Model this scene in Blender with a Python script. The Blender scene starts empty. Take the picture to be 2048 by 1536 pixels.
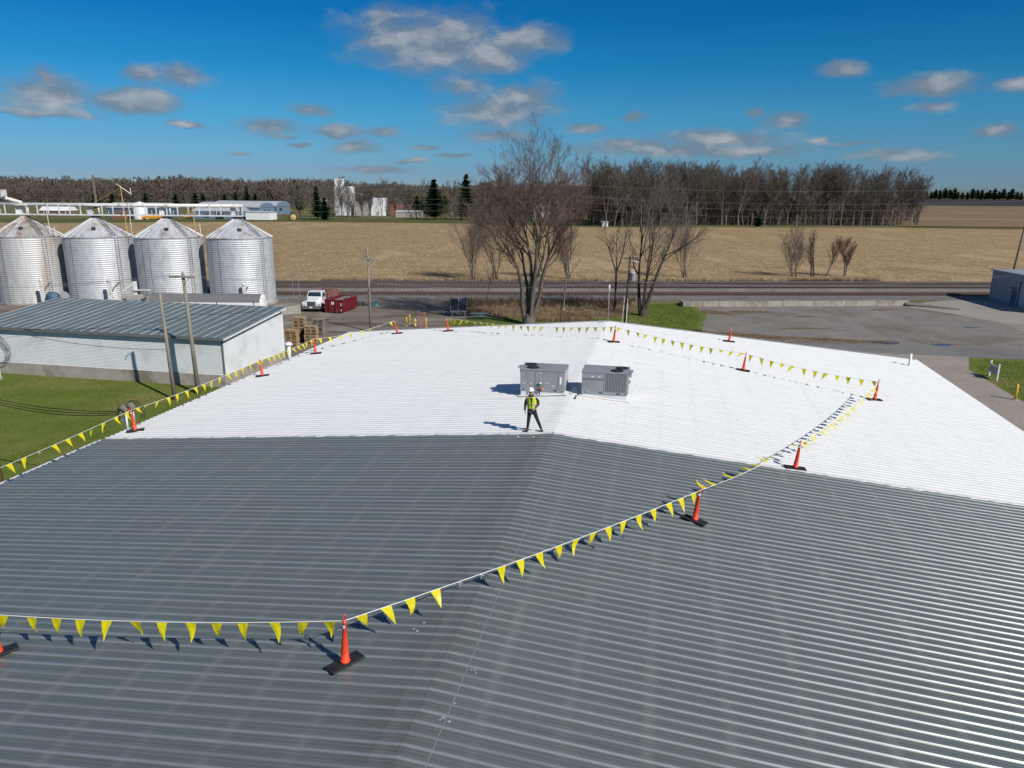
import bpy, bmesh, math, random
import numpy as np
from mathutils import Vector, Matrix, Euler
rad = math.radians
S = bpy.context.scene
C = S.collection

# ------------------------------------------------------------------ camera
cam_d = bpy.data.cameras.new('camera'); cam = bpy.data.objects.new('camera', cam_d); C.objects.link(cam)
cam_d.sensor_width = 36.0; cam_d.lens = 25.959; cam_d.clip_start = 0.1; cam_d.clip_end = 20000
CAMZ = 15.2
cam.matrix_world = Matrix.Translation((0, 0, CAMZ)) @ Matrix.Rotation(rad(90 - 14.605), 4, 'X') @ Matrix.Rotation(rad(0.4276), 4, 'Z')
S.camera = cam
S.view_settings.view_transform = 'Standard'; S.view_settings.look = 'None'
S.view_settings.gamma = 1.0; S.view_settings.use_curve_mapping = False
S.view_settings.exposure = 0.08
S.render.engine = 'CYCLES'
S.cycles.use_adaptive_sampling = True; S.cycles.adaptive_threshold = .02
S.cycles.max_bounces = 4; S.cycles.diffuse_bounces = 2; S.cycles.glossy_bounces = 3
S.cycles.transparent_max_bounces = 6; S.cycles.caustics_reflective = False; S.cycles.caustics_refractive = False

# ------------------------------------------------------------------ node helper
class NT:
    def __init__(s, tree): s.t = tree; s.L = tree.links
    def node(s, typ, **kw):
        n = s.t.nodes.new(typ)
        for k, v in kw.items(): setattr(n, k, v)
        return n
    def put(s, sock, v):
        if isinstance(v, bpy.types.NodeSocket): s.L.new(v, sock)
        elif v is not None:
            if hasattr(sock.default_value, '__len__') and not hasattr(v, '__len__'): v = (v,) * len(sock.default_value)
            if hasattr(sock.default_value, '__len__') and len(sock.default_value) == 4 and len(v) == 3: v = (*v, 1)
            sock.default_value = v
    def math(s, op, a, b=None, c=None, clamp=False):
        n = s.node('ShaderNodeMath', operation=op); n.use_clamp = clamp
        for i, v in enumerate((a, b, c)):
            if v is not None: s.put(n.inputs[i], v)
        return n.outputs[0]
    def vec(s, op, a, b=None, c=None):
        n = s.node('ShaderNodeVectorMath', operation=op)
        for i, v in enumerate((a, b, c)):
            if v is not None: s.put(n.inputs[i], v)
        return n.outputs['Value'] if op in ('LENGTH', 'DOT_PRODUCT', 'DISTANCE') else n.outputs[0]
    def noise(s, v, scale, detail=3, rough=.55, dist=0, col=False):
        n = s.node('ShaderNodeTexNoise'); s.put(n.inputs['Vector'], v); s.put(n.inputs['Scale'], scale)
        n.inputs['Detail'].default_value = detail; n.inputs['Roughness'].default_value = rough; n.inputs['Distortion'].default_value = dist
        return n.outputs['Color' if col else 'Fac']
    def voro(s, v, scale, feat='F1', out='Distance'):
        n = s.node('ShaderNodeTexVoronoi', feature=feat); s.put(n.inputs['Vector'], v); s.put(n.inputs['Scale'], scale)
        return n.outputs[out]
    def mix(s, f, a, b, blend='MIX'):
        n = s.node('ShaderNodeMix', data_type='RGBA', blend_type=blend); s.put(n.inputs[0], f); s.put(n.inputs[6], a); s.put(n.inputs[7], b)
        return n.outputs[2]
    def rng(s, v, a, b, c=0.0, d=1.0, smooth=True):
        n = s.node('ShaderNodeMapRange', interpolation_type='SMOOTHSTEP' if smooth else 'LINEAR'); s.put(n.inputs[0], v)
        for i, x in enumerate((a, b, c, d)): s.put(n.inputs[i + 1], x)
        return n.outputs[0]
    def sep(s, v): n = s.node('ShaderNodeSeparateXYZ'); s.put(n.inputs[0], v); return n.outputs
    def comb(s, x, y, z=0.0):
        n = s.node('ShaderNodeCombineXYZ'); s.put(n.inputs[0], x); s.put(n.inputs[1], y); s.put(n.inputs[2], z); return n.outputs[0]
    def bump(s, h, strength=.3, dist=.02):
        n = s.node('ShaderNodeBump'); n.inputs['Strength'].default_value = strength; n.inputs['Distance'].default_value = dist; s.put(n.inputs['Height'], h)
        return n.outputs[0]

# ------------------------------------------------------------------ world: sky with scattered clouds
SUN_AZ, SUN_EL = 135.0, 37.0      # clockwise from +Y, degrees
w = bpy.data.worlds.new('World'); S.world = w; w.use_nodes = True
T = NT(w.node_tree); w.node_tree.nodes.clear()
sky = T.node('ShaderNodeTexSky', sky_type='NISHITA'); sky.sun_disc = False
sky.sun_elevation = rad(SUN_EL); sky.sun_rotation = rad(SUN_AZ)
sky.air_density = 1.0; sky.dust_density = 0.0; sky.ozone_density = 3.5; sky.altitude = 200
hs = T.node('ShaderNodeHueSaturation'); hs.inputs['Saturation'].default_value = 1.28; T.L.new(sky.outputs[0], hs.inputs['Color'])
D = T.node('ShaderNodeTexCoord').outputs['Generated']
dx, dy, dz = T.sep(T.vec('NORMALIZE', D))
azv = T.math('ARCTAN2', dx, dy); elv = T.math('ARCSINE', dz)
# the clear spring sky is pale at the horizon and deepens quickly above it
rp_ = T.node('ShaderNodeValToRGB'); cr_ = rp_.color_ramp; cr_.interpolation = 'EASE'; T.put(rp_.inputs[0], T.math('MULTIPLY', elv, 4.0, clamp=True))
SKYT = [(0.08, (0.350, 0.570, 1.06)), (0.2, (0.350, 0.665, 1.03)), (0.4, (0.270, 0.79, 1.09)), (0.64, (0.120, 0.78, 1.07)), (0.84, (0.065, 0.715, 1.05)), (1.0, (0.08, 0.70, 1.04))]
for i, (q, c) in enumerate(SKYT):
    e_ = cr_.elements[i] if i < 2 else cr_.elements.new(q)
    e_.position = q; e_.color = (*c, 1)
skyc = T.mix(1.0, hs.outputs[0], rp_.outputs[0], 'MULTIPLY')
P2 = T.comb(azv, elv)
wob = T.vec('MULTIPLY_ADD', T.noise(T.vec('MULTIPLY', P2, (1, 1.7, 0)), 22, 4, .6, col=True), (.036, .016, 0), (-.018, -.008, 0))
P2 = T.vec('ADD', P2, wob)
clouds = [(-0.0867,0.1743,0.0935,0.0275,0),(0.013,0.18,0.0498,0.0122,0.1),(-0.1625,0.2005,0.0273,0.015,0.35),(-0.0275,0.1612,0.0345,0.0169,0.05),(-0.1205,0.1818,0.0743,0.0218,0.25),(-0.0179,0.1003,0.0669,0.0166,0.2),(0.0106,0.1153,0.0413,0.014,0.25),(-0.0686,0.1279,0.0442,0.0104,0.5),(-0.5284,0.0987,0.0438,0.0153,0.15),(-0.4499,0.0966,0.053,0.0118,0.05),(-0.5335,0.1135,0.0094,0.0131,0.3),(-0.3969,0.1269,0.0283,0.0118,0.1),(-0.4389,0.1263,0.0199,0.0084,0.4),(-0.3994,0.0733,0.0187,0.0045,0.2),(-0.3034,0.0754,0.0325,0.0081,0.2),(-0.2548,0.0966,0.0271,0.0063,0.45),(-0.2199,0.0724,0.0296,0.0065,0.1),(-0.1692,0.0717,0.0188,0.0048,0.25),(-0.1992,0.0538,0.0237,0.0084,0.25),(-0.2694,0.0536,0.0133,0.003,0.3),(-0.111,0.0545,0.0179,0.003,0.25),(-0.2925,0.063,0.0238,0.0029,0.4),(0.3943,0.1397,0.0275,0.0064,0.2),(0.4868,0.1166,0.0443,0.0088,0),(0.5666,0.1139,0.02,0.0064,0.15),(0.4896,0.0956,0.0206,0.0053,0.35),(0.3338,0.0859,0.0271,0.0074,0.15),(0.2968,0.093,0.0105,0.0046,0.25),(0.1504,0.0915,0.0162,0.0047,0.3),(0.0974,0.0785,0.0228,0.0048,0.2),(0.1929,0.0542,0.1032,0.0078,0.2),(0.2594,0.0663,0.0706,0.0082,0.2),(0.2785,0.0508,0.0701,0.0059,0.15),(0.1362,0.0579,0.0378,0.0061,0.2),(0.5507,0.0683,0.022,0.0052,0.3),(0.3699,0.0625,0.0145,0.0028,0.3),(0.4089,0.0584,0.0321,0.0022,0.4),(0.4634,0.0442,0.0454,0.005,0.4),(-0.1784,0.0267,0.0476,0.0037,0.4),(-0.0759,0.0439,0.0193,0.0031,0.35),(-0.0178,0.0702,0.0386,0.0085,0.35),(-0.5355,0.0798,0.0537,0.0041,0.35),(-0.1273,0.0372,0.0192,0.0025,0.4),(-0.3408,0.0408,0.0127,0.0018,0.4)]
dmin = None
for (a, e, ra, re, k) in clouds:
    sx, sy = 1 / (ra * 1.32), 1 / (re * 1.50)
    l = T.vec('LENGTH', T.vec('MULTIPLY_ADD', P2, (sx, sy, 0), (-a * sx, -e * sy, k)))
    dmin = l if dmin is None else T.math('SMOOTH_MIN', dmin, l, 0.35)
# the same kind of scattered cloud goes on over the rest of the sky
flat = T.vec('DIVIDE', T.comb(dx, dy, 0), T.math('ADD', T.math('MAXIMUM', dz, 0.0), 0.12))
gen = T.rng(T.noise(flat, 1.3, 5, .55), 0.62, 0.46, 0.2, 1.6)
inside = T.math('MULTIPLY', T.math('LESS_THAN', T.math('ABSOLUTE', azv), 0.66), T.math('LESS_THAN', elv, 0.235))
dmin = T.math('MINIMUM', dmin, T.math('ADD', gen, T.math('MULTIPLY', inside, 9.0)))
nv = T.vec('MULTIPLY', P2, (1, 2.2, 0))
n1 = T.noise(nv, 19, 5, .58)
n2 = T.noise(T.vec('ADD', nv, (0.010, 0.034, 0)), 19, 4, .58)
dens = T.math('ADD', dmin, T.math('MULTIPLY', T.math('SUBTRACT', n1, 0.5), -1.25))
mask = T.math('MULTIPLY', T.rng(dens, 1.22, 0.30), T.rng(elv, 0.004, 0.02))
core = T.rng(dens, 0.85, -0.1)
lit = T.math('ADD', T.math('MULTIPLY', T.math('SUBTRACT', n1, n2), 2.2), T.math('MULTIPLY', core, 0.55), clamp=True)
ccol = T.mix(lit, (2.6, 3.35, 4.3), (6.1, 6.45, 6.85))
final = T.mix(T.math('MULTIPLY', mask, 0.88), skyc, ccol)
bg = T.node('ShaderNodeBackground'); bg.inputs['Strength'].default_value = 0.063; T.L.new(final, bg.inputs[0])
out = T.node('ShaderNodeOutputWorld'); T.L.new(bg.outputs[0], out.inputs[0])
w.cycles.sampling_method = 'MANUAL'; w.cycles.sample_map_resolution = 512

# ------------------------------------------------------------------ sun
sd = bpy.data.lights.new('sun', 'SUN'); sd.energy = 4.2; sd.angle = rad(0.53); sd.color = (1.0, 0.955, 0.89)
sun = bpy.data.objects.new('sun', sd); C.objects.link(sun)
sv = Vector((math.sin(rad(SUN_AZ)) * math.cos(rad(SUN_EL)), math.cos(rad(SUN_AZ)) * math.cos(rad(SUN_EL)), math.sin(rad(SUN_EL))))
sun.rotation_euler = sv.to_track_quat('Z', 'Y').to_euler(); sun.location = sv * 200

# ------------------------------------------------------------------ materials
def lin(r, g, b):
    f = lambda c: c / 12.92 if c <= .04045 else ((c + .055) / 1.055) ** 2.4
    return tuple(f(x / 255) for x in (r, g, b))
MATS = {}
def newmat(name):
    m = bpy.data.materials.new(name); m.use_nodes = True
    t = NT(m.node_tree); b = m.node_tree.nodes['Principled BSDF']
    MATS[name] = m
    return m, t, b
def pbr(name, col, rough=.6, metal=0.0, var=.18, scale=4.0, bump=0.0, bscale=30.0, spec=.5, col2=None, c2amt=.35, c2scale=.8, stretch=(1, 1, 1), coat=0.0):
    m, t, b = newmat(name)
    pos = t.node('ShaderNodeNewGeometry').outputs['Position']
    pv = t.vec('MULTIPLY', pos, stretch)
    n = t.noise(pv, scale, 4, .6)
    c = t.mix(1.0, (*col, 1), t.comb(*([t.rng(n, .25, .75, 1 - var, 1 + var, False)] * 3)), 'MULTIPLY')
    if col2: c = t.mix(t.math('MULTIPLY', t.rng(t.noise(pv, c2scale, 5, .65), .48, .68), c2amt * 2, clamp=True), c, (*col2, 1))
    t.L.new(c, b.inputs['Base Color'])
    t.put(b.inputs['Roughness'], t.rng(n, .2, .8, max(.02, rough - .08), min(1, rough + .08), False))
    b.inputs['Metallic'].default_value = metal; b.inputs['Specular IOR Level'].default_value = spec
    b.inputs['Coat Weight'].default_value = coat
    if bump: t.L.new(t.bump(t.noise(pv, bscale, 3, .6), bump, .03), b.inputs['Normal'])
    return m
def mat(n): return MATS[n]

pbr('white_paint', (.78, .79, .78), .5, var=.05, col2=(.55, .53, .48), c2amt=.12, c2scale=2)
pbr('white_steel', (.70, .71, .70), .45, var=.08, col2=(.34, .20, .10), c2amt=.25, c2scale=1.6)
pbr('rusty_white', (.68, .66, .60), .55, var=.12, col2=(.42, .22, .07), c2amt=.6, c2scale=1.3)
pbr('yellow_rust', (.66, .46, .10), .6, var=.15, col2=(.40, .22, .08), c2amt=.4, c2scale=2)
pbr('dark_metal', (.06, .06, .065), .5, metal=.3, var=.2)
pbr('grey_metal', (.30, .31, .32), .45, metal=.6, var=.15)
pbr('galv', (.60, .615, .63), .60, metal=.42, var=.14, scale=3, col2=(.36, .36, .36), c2amt=.25, c2scale=.7, stretch=(1, 1, .35))
pbr('galv_rust', (.58, .58, .575), .60, metal=.38, var=.16, scale=3, col2=(.40, .33, .26), c2amt=.40, c2scale=.5, stretch=(1, 1, .15))
pbr('galv_roof', (.60, .61, .62), .55, metal=.35, var=.16, scale=2, col2=(.28, .20, .14), c2amt=.35, c2scale=.6)
pbr('galv_roof_rust', (.50, .48, .45), .5, metal=.4, var=.2, scale=2, col2=(.34, .19, .10), c2amt=.5, c2scale=.7)
pbr('rtu_grey', (.29, .295, .31), .5, var=.07, scale=3, col2=(.19, .19, .20), c2amt=.2)
pbr('rtu_rail', (.30, .32, .33), .5, var=.1)
pbr('rtu_coil', (.17, .165, .165), .55, var=.15)
pbr('black_grille', (.012, .012, .014), .5, var=.3)
pbr('orange_plastic', (.80, .072, .018), .48, var=.14, scale=6, col2=(.45, .06, .03), c2amt=.25, c2scale=5)
pbr('rubber', (.018, .018, .019), .7, var=.3, scale=12, bump=.2)
pbr('sticker', (.72, .72, .70), .35, var=.05)
pbr('rope', (.80, .80, .76), .6, var=.06)
pbr('wood_pole', (.27, .235, .195), .85, var=.25, scale=3, stretch=(6, 6, .6), bump=.3, bscale=12, col2=(.16, .135, .11), c2amt=.4, c2scale=1.5)
pbr('wood_brown', (.30, .18, .09), .85, var=.3, scale=3, stretch=(5, 5, .6))
pbr('pallet_wood', (.42, .29, .16), .85, var=.35, scale=5, col2=(.22, .17, .12), c2amt=.4)
pbr('pallet_grey', (.27, .23, .18), .9, var=.35, scale=5)
pbr('cable', (.012, .012, .013), .55, var=.1)
pbr('wire', (.33, .33, .33), .5, metal=.3, var=.1)
pbr('insulator', (.45, .46, .47), .3, var=.05)
pbr('concrete', (.40, .375, .335), .9, var=.16, scale=1.3, bump=.15, bscale=14, col2=(.24, .22, .19), c2amt=.4, c2scale=.5)
pbr('concrete_old', (.36, .33, .285), .9, var=.2, scale=1.1, bump=.2, bscale=9, col2=(.22, .19, .15), c2amt=.6, c2scale=.35)
pbr('siding', (.71, .735, .735), .6, var=.05, scale=.8, col2=(.50, .52, .51), c2amt=.3, c2scale=.5)
pbr('shed_trim', (.16, .16, .16), .6, var=.15)
pbr('wall_metal', (.46, .47, .47), .55, var=.08)
pbr('grey_wall', (.36, .385, .40), .6, var=.1, col2=(.22, .25, .27), c2amt=.3, c2scale=.4)
pbr('door_grey', (.46, .48, .50), .55, var=.06)
pbr('truck_white', (.78, .79, .80), .3, var=.03, coat=.4)
pbr('chrome', (.50, .51, .52), .25, metal=.9, var=.08)
pbr('glass_dark', (.02, .035, .04), .06, var=.2, spec=.8)
pbr('red_paint', (.150, .010, .018), .45, var=.14, scale=2, col2=(.16, .05, .05), c2amt=.35, c2scale=1.2)
pbr('red_faded', (.33, .10, .085), .6, var=.3, scale=3, col2=(.35, .24, .20), c2amt=.5, c2scale=2)
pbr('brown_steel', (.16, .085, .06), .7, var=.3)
pbr('tyre', (.018, .018, .018), .85, var=.2)
pbr('yellow_paint', (.72, .47, .06), .5, var=.1, col2=(.6, .5, .3), c2amt=.2)
pbr('bus_yellow', (.70, .32, .015), .45, var=.05)
pbr('pink_orange', (.60, .20, .13), .6, var=.15)
pbr('teal_tarp', (.03, .09, .11), .6, var=.2)
pbr('table_green', (.10, .16, .17), .5, var=.2)
pbr('rust_rail', (.105, .062, .046), .7, metal=.15, var=.2, scale=2)
pbr('rail_top', (.38, .36, .35), .35, metal=.8, var=.1)
pbr('tie_wood', (.075, .060, .052), .9, var=.3, scale=2)
pbr('blue_wall', (.13, .20, .27), .6, var=.08, scale=.3)
pbr('blue_dark', (.055, .11, .17), .6, var=.1, scale=.3)
pbr('far_white', (.80, .81, .82), .6, var=.04, scale=.4, col2=(.6, .6, .6), c2amt=.15, c2scale=.1)
pbr('far_roof', (.46, .48, .49), .5, var=.08, scale=.2)
pbr('red_brick', (.25, .11, .08), .8, var=.1)
pbr('brown_roof', (.16, .11, .09), .8, var=.15, scale=.5)
pbr('straw', (.52, .36, .17), .9, spec=.1, var=.2, scale=3, bump=.3, bscale=20)
pbr('skin', (.52, .30, .22), .55, var=.05)
pbr('jacket', (.055, .045, .055), .8, var=.2, scale=10, bump=.3, bscale=18)
pbr('trousers', (.016, .018, .026), .8, var=.2, scale=10, bump=.25, bscale=16)
pbr('boot', (.03, .026, .018), .7, var=.2)
pbr('hivis', (.46, .80, .015), .6, var=.08, scale=8, bump=.2, bscale=15)
pbr('hivis_orange', (.75, .18, .03), .6, var=.05)
pbr('silver_tape', (.55, .56, .55), .3, var=.05)
pbr('helmet', (.82, .82, .83), .3, var=.02)
pbr('solar_cell', (.006, .009, .035), .12, var=.2, scale=6, spec=.6)
pbr('bark_grey', (.145, .124, .102), .9, spec=.1, var=.6, scale=3.5, stretch=(3, 3, .6), bump=1.0, bscale=5, col2=(.075, .062, .05), c2amt=.35, c2scale=.5)
pbr('bark_dark', (.075, .060, .052), .9, spec=.1, var=.3, scale=2.5, stretch=(3, 3, .6))
pbr('twig_red', (.150, .098, .080), .85, spec=.1, var=.25, scale=.6)
pbr('twig_brown', (.112, .094, .080), .85, spec=.1, var=.25, scale=.5)
pbr('twig_grey', (.155, .135, .118), .85, spec=.1, var=.25, scale=.5)
pbr('twig_olive', (.125, .110, .062), .85, spec=.1, var=.25, scale=.5)
pbr('wood_mass', (.100, .080, .067), .9, spec=.1, var=.35, scale=.03, col2=(.085, .085, .045), c2amt=.35, c2scale=.012)
pbr('trunk_pale', (.185, .160, .138), .9, spec=.1, var=.3, scale=.5)
pbr('needles', (.024, .050, .024), .75, spec=.1, var=.35, scale=.9)
pbr('needles_light', (.045, .072, .026), .75, spec=.1, var=.35, scale=.9)
pbr('dry_weeds', (.30, .215, .12), .9, spec=.1, var=.35, scale=.9, col2=(.16, .10, .075), c2amt=.5, c2scale=.35)
pbr('brush', (.085, .064, .054), .9, spec=.1, var=.35, scale=.5)
pbr('grass_blade', (.115, .165, .034), .7, spec=.1, var=.35, scale=.35, col2=(.16, .145, .05), c2amt=.4, c2scale=.22)
pbr('rubble', (.22, .20, .18), .9, var=.35, scale=2)

def pennant_mat():
    m, t, b = newmat('pennant')
    b.inputs['Base Color'].default_value = (.84, .74, .01, 1); b.inputs['Roughness'].default_value = .32
    tr = t.node('ShaderNodeBsdfTranslucent'); tr.inputs[0].default_value = (.75, .66, .01, 1)
    mx = t.node('ShaderNodeMixShader'); mx.inputs[0].default_value = .28
    o = m.node_tree.nodes['Material Output']
    t.L.new(b.outputs[0], mx.inputs[1]); t.L.new(tr.outputs[0], mx.inputs[2]); t.L.new(mx.outputs[0], o.inputs[0])
pennant_mat()

# ------------------------------------------------------------------ mesh builder
class MB:
    def __init__(s): s.v = []; s.f = []
    def add(s, vs, fs):
        o = len(s.v); s.v.extend(vs); s.f.extend([tuple(i + o for i in f) for f in fs]); return s
    def box(s, c, d, rz=0.0, M=None, taper=1.0):
        hx, hy, hz = d[0] / 2, d[1] / 2, d[2] / 2
        vs = []
        for z, k in ((-hz, 1.0), (hz, taper)):
            for x, y in ((-hx, -hy), (hx, -hy), (hx, hy), (-hx, hy)): vs.append((x * k, y * k, z))
        c_, s_ = math.cos(rz), math.sin(rz)
        vs = [(x * c_ - y * s_ + c[0], x * s_ + y * c_ + c[1], z + c[2]) for x, y, z in vs]
        if M is not None: vs = [tuple(M @ Vector(p)) for p in vs]
        return s.add(vs, [(3, 2, 1, 0), (4, 5, 6, 7), (0, 1, 5, 4), (1, 2, 6, 5), (2, 3, 7, 6), (3, 0, 4, 7)])
    def tube(s, pts, rs, n=6, cap=True):
        pts = [Vector(p) for p in pts]
        if not hasattr(rs, '__len__'): rs = [rs] * len(pts)
        vs = []; u = None
        for i, p in enumerate(pts):
            d = (pts[min(i + 1, len(pts) - 1)] - pts[max(i - 1, 0)])
            if d.length < 1e-9: d = Vector((0, 0, 1))
            d.normalize()
            if u is None:
                u = d.cross(Vector((0, 0, 1)) if abs(d.z) < .9 else Vector((1, 0, 0)))
            else: u = u - d * u.dot(d)
            if u.length < 1e-6: u = d.orthogonal()
            u.normalize(); v = d.cross(u)
            for k in range(n):
                a = 2 * math.pi * k / n; q = p + (u * math.cos(a) + v * math.sin(a)) * rs[i]
                vs.append((q.x, q.y, q.z))
        fs = []
        for i in range(len(pts) - 1):
            for k in range(n):
                a, b = i * n + k, i * n + (k + 1) % n
                fs.append((a, b, b + n, a + n))
        if cap: fs.append(tuple(range(n - 1, -1, -1))); fs.append(tuple((len(pts) - 1) * n + k for k in range(n)))
        return s.add(vs, fs)
    def bar(s, a, b, r, n=4): return s.tube([a, b], r, n)
    def lathe(s, prof, n=24, c=(0, 0, 0), cap=True):
        vs = []; fs = []
        for r, z in prof:
            for k in range(n):
                a = 2 * math.pi * k / n; vs.append((c[0] + r * math.cos(a), c[1] + r * math.sin(a), c[2] + z))
        for i in range(len(prof) - 1):
            for k in range(n):
                a, b = i * n + k, i * n + (k + 1) % n; fs.append((a, b, b + n, a + n))
        if cap: fs.append(tuple(range(n - 1, -1, -1))); fs.append(tuple((len(prof) - 1) * n + k for k in range(n)))
        return s.add(vs, fs)
    def prism(s, poly, y0, y1, M=None):
        # polygon in (x, z), extruded along y
        n = len(poly); vs = [(x, y0, z) for x, z in poly] + [(x, y1, z) for x, z in poly]
        if M is not None: vs = [tuple(M @ Vector(p)) for p in vs]
        fs = [tuple(range(n)), tuple(range(2 * n - 1, n - 1, -1))] + [(i, i + n, (i + 1) % n + n, (i + 1) % n) for i in range(n)]
        return s.add(vs, fs)
    def mesh(s, name, m=None, smooth=False, bevel=0.0):
        me = bpy.data.meshes.new(name); me.from_pydata(s.v, [], s.f); me.update()
        bm = bmesh.new(); bm.from_mesh(me); bmesh.ops.recalc_face_normals(bm, faces=bm.faces)
        if bevel: bmesh.ops.bevel(bm, geom=[e for e in bm.edges if len(e.link_faces) == 2 and e.calc_face_angle(0) > .6], offset=bevel, segments=2, affect='EDGES', profile=.6, clamp_overlap=True)
        bm.to_mesh(me); bm.free()
        if m: me.materials.append(mat(m))
        if smooth: me.shade_smooth()
        return me
    def build(s, name, m=None, parent=None, smooth=False, bevel=0.0): return link(name, s.mesh(name, m, smooth, bevel), parent)
def rawmesh(name, v, f, m=None):
    me = bpy.data.meshes.new(name); me.from_pydata(v, [], f); me.update()
    if m: me.materials.append(mat(m))
    return me
def link(name, me, parent=None, loc=None, rz=None):
    o = bpy.data.objects.new(name, me); C.objects.link(o)
    if parent is not None: o.parent = parent
    if loc is not None: o.location = loc
    if rz is not None: o.rotation_euler = (0, 0, rz)
    return o
def tag(o, label=None, cat=None, group=None, kind=None):
    if label: o['label'] = label
    if cat: o['category'] = cat
    if group: o['group'] = group
    if kind: o['kind'] = kind
    return o
def thing(name, label, cat, loc=(0, 0, 0), rz=0.0, group=None):
    o = bpy.data.objects.new(name, None); C.objects.link(o); o.empty_display_size = .3
    o.location = loc; o.rotation_euler = (0, 0, rz)
    return tag(o, label, cat, group)
def copy_tree(o, parent=None):
    c = o.copy(); C.objects.link(c); c.parent = parent
    for ch in list(o.children): copy_tree(ch, c)
    return c

# the warehouse frame: a = across the roof (right +), t = along its ridge (away +)
X0, Y0, AZ = 1.587, 27.769, 0.20088
CA, SA = math.cos(AZ), math.sin(AZ)
RIDGE_Z, PITCH = 5.82, 0.0860
A_L, A_R, T_NEAR, T_FAR = -20.85, 21.75, -31.56, 27.75
def W(a, t): return (X0 + a * CA + t * SA, Y0 - a * SA + t * CA)
def roofz(a): return RIDGE_Z - PITCH * abs(a)

# ------------------------------------------------------------------ ground and its sheets
def terrain(x, y):
    sm = lambda v, a, b: (lambda q: q * q * (3 - 2 * q))(min(1, max(0, (v - a) / (b - a))))
    return 9.5 * sm(y, 420, 1000) * sm(x - .12 * y, 90, 260) + 26 * sm(y, 760, 1700) * sm(-x, -50, 500) * .55
def ground_mat(name, c1, c2, c3, s1, s2, stretch=(1, 1, 1), rot=0.0, fleck=None, fs=1.0, fth=(.30, .16), bump=.4, bs=3.0, tracks=None, c3th=(.52, .66)):
    m, t, b = newmat(name)
    pos = t.node('ShaderNodeNewGeometry').outputs['Position']
    if rot:
        vr = t.node('ShaderNodeVectorRotate', rotation_type='Z_AXIS'); t.put(vr.inputs['Vector'], pos); vr.inputs['Angle'].default_value = rot; pos = vr.outputs[0]
    pv = t.vec('MULTIPLY', pos, stretch)
    c = t.mix(t.rng(t.noise(pv, s1, 6, .65), .34, .66), (*c1, 1), (*c2, 1))
    c = t.mix(t.rng(t.noise(pv, s2, 5, .6, .4), *c3th), c, (*c3, 1))
    fine = t.noise(pv, bs, 4, .7)
    c = t.mix(1.0, c, t.comb(*([t.rng(fine, .25, .75, .72, 1.28, False)] * 3)), 'MULTIPLY')
    if fleck: c = t.mix(t.rng(t.voro(t.vec('ADD', pv, t.noise(pv, fs * .7, 2, col=True)), fs), *fth), c, (*fleck, 1))
    if tracks: c = t.mix(t.math('MULTIPLY', t.rng(t.noise(t.vec('MULTIPLY', pos, tracks[0]), tracks[1], 4, .6), .52, .66), tracks[3]), c, (*tracks[2], 1))
    t.L.new(c, b.inputs['Base Color']); b.inputs['Roughness'].default_value = .96; b.inputs['Specular IOR Level'].default_value = .04
    t.L.new(t.bump(fine, bump, .08), b.inputs['Normal'])
ground_mat('m_ground', (.17, .155, .075), (.13, .135, .05), (.20, .16, .10), .06, .013)
ground_mat('m_lawn', (.112, .150, .028), (.150, .182, .040), (.225, .200, .075), .30, .16, bs=7, bump=.6, c3th=(.46, .74))
ground_mat('m_yard', (.235, .200, .160), (.185, .158, .128), (.290, .255, .210), .25, .07, bs=5, tracks=((.10, 1, 1), .55, (.115, .100, .085), .7))
ground_mat('m_lot', (.245, .222, .196), (.205, .187, .167), (.170, .148, .114), .30, .09, bs=5, fleck=(.34, .33, .32), fs=1.1, fth=(.16, .08), tracks=((1, .14, 1), .30, (.265, .245, .222), .6), rot=.1)
ground_mat('m_road', (.195, .187, .178), (.215, .206, .196), (.170, .162, .154), .5, .1, bs=9, bump=.2, rot=AZ, tracks=((.05, 1, 1), .8, (.195, .190, .184), .6))
ground_mat('m_drive', (.335, .295, .250), (.300, .265, .225), (.255, .225, .190), .35, .12, bs=6, bump=.2)
ground_mat('m_pad', (.34, .315, .275), (.30, .28, .245), (.25, .23, .20), .3, .11, bs=6, bump=.2)
ground_mat('m_ballast', (.205, .190, .172), (.158, .148, .136), (.230, .202, .168), .45, .08, bs=2.2, bump=.9, fleck=(.28, .265, .25), fs=1.6, fth=(.22, .10))
ground_mat('m_earth', (.150, .122, .095), (.120, .098, .078), (.20, .165, .13), .5, .2, bs=4)
ground_mat('m_weeds', (.185, .135, .078), (.135, .092, .062), (.235, .185, .105), .5, .2, bs=3, bump=.8)
ground_mat('m_field', (.370, .268, .145), (.285, .198, .102), (.405, .302, .170), .30, .045, stretch=(1.5, .42, 1), fleck=(.66, .54, .34), fs=.95, fth=(.30, .10), bs=1.3, bump=.8, rot=-.03, tracks=((.12, .5, 1), .45, (.24, .155, .075), .5))
ground_mat('m_field_far', (.250, .180, .105), (.200, .145, .085), (.285, .215, .125), .03, .012, stretch=(.25, 1, 1), bs=.6)
ground_mat('m_soil', (.062, .055, .055), (.050, .046, .048), (.080, .066, .060), .03, .01, stretch=(.2, 1, 1), bs=.5)
ground_mat('m_far_lawn', (.085, .105, .028), (.12, .115, .045), (.16, .14, .07), .08, .02, stretch=(.5, 1, 1), bs=.8)

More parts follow.
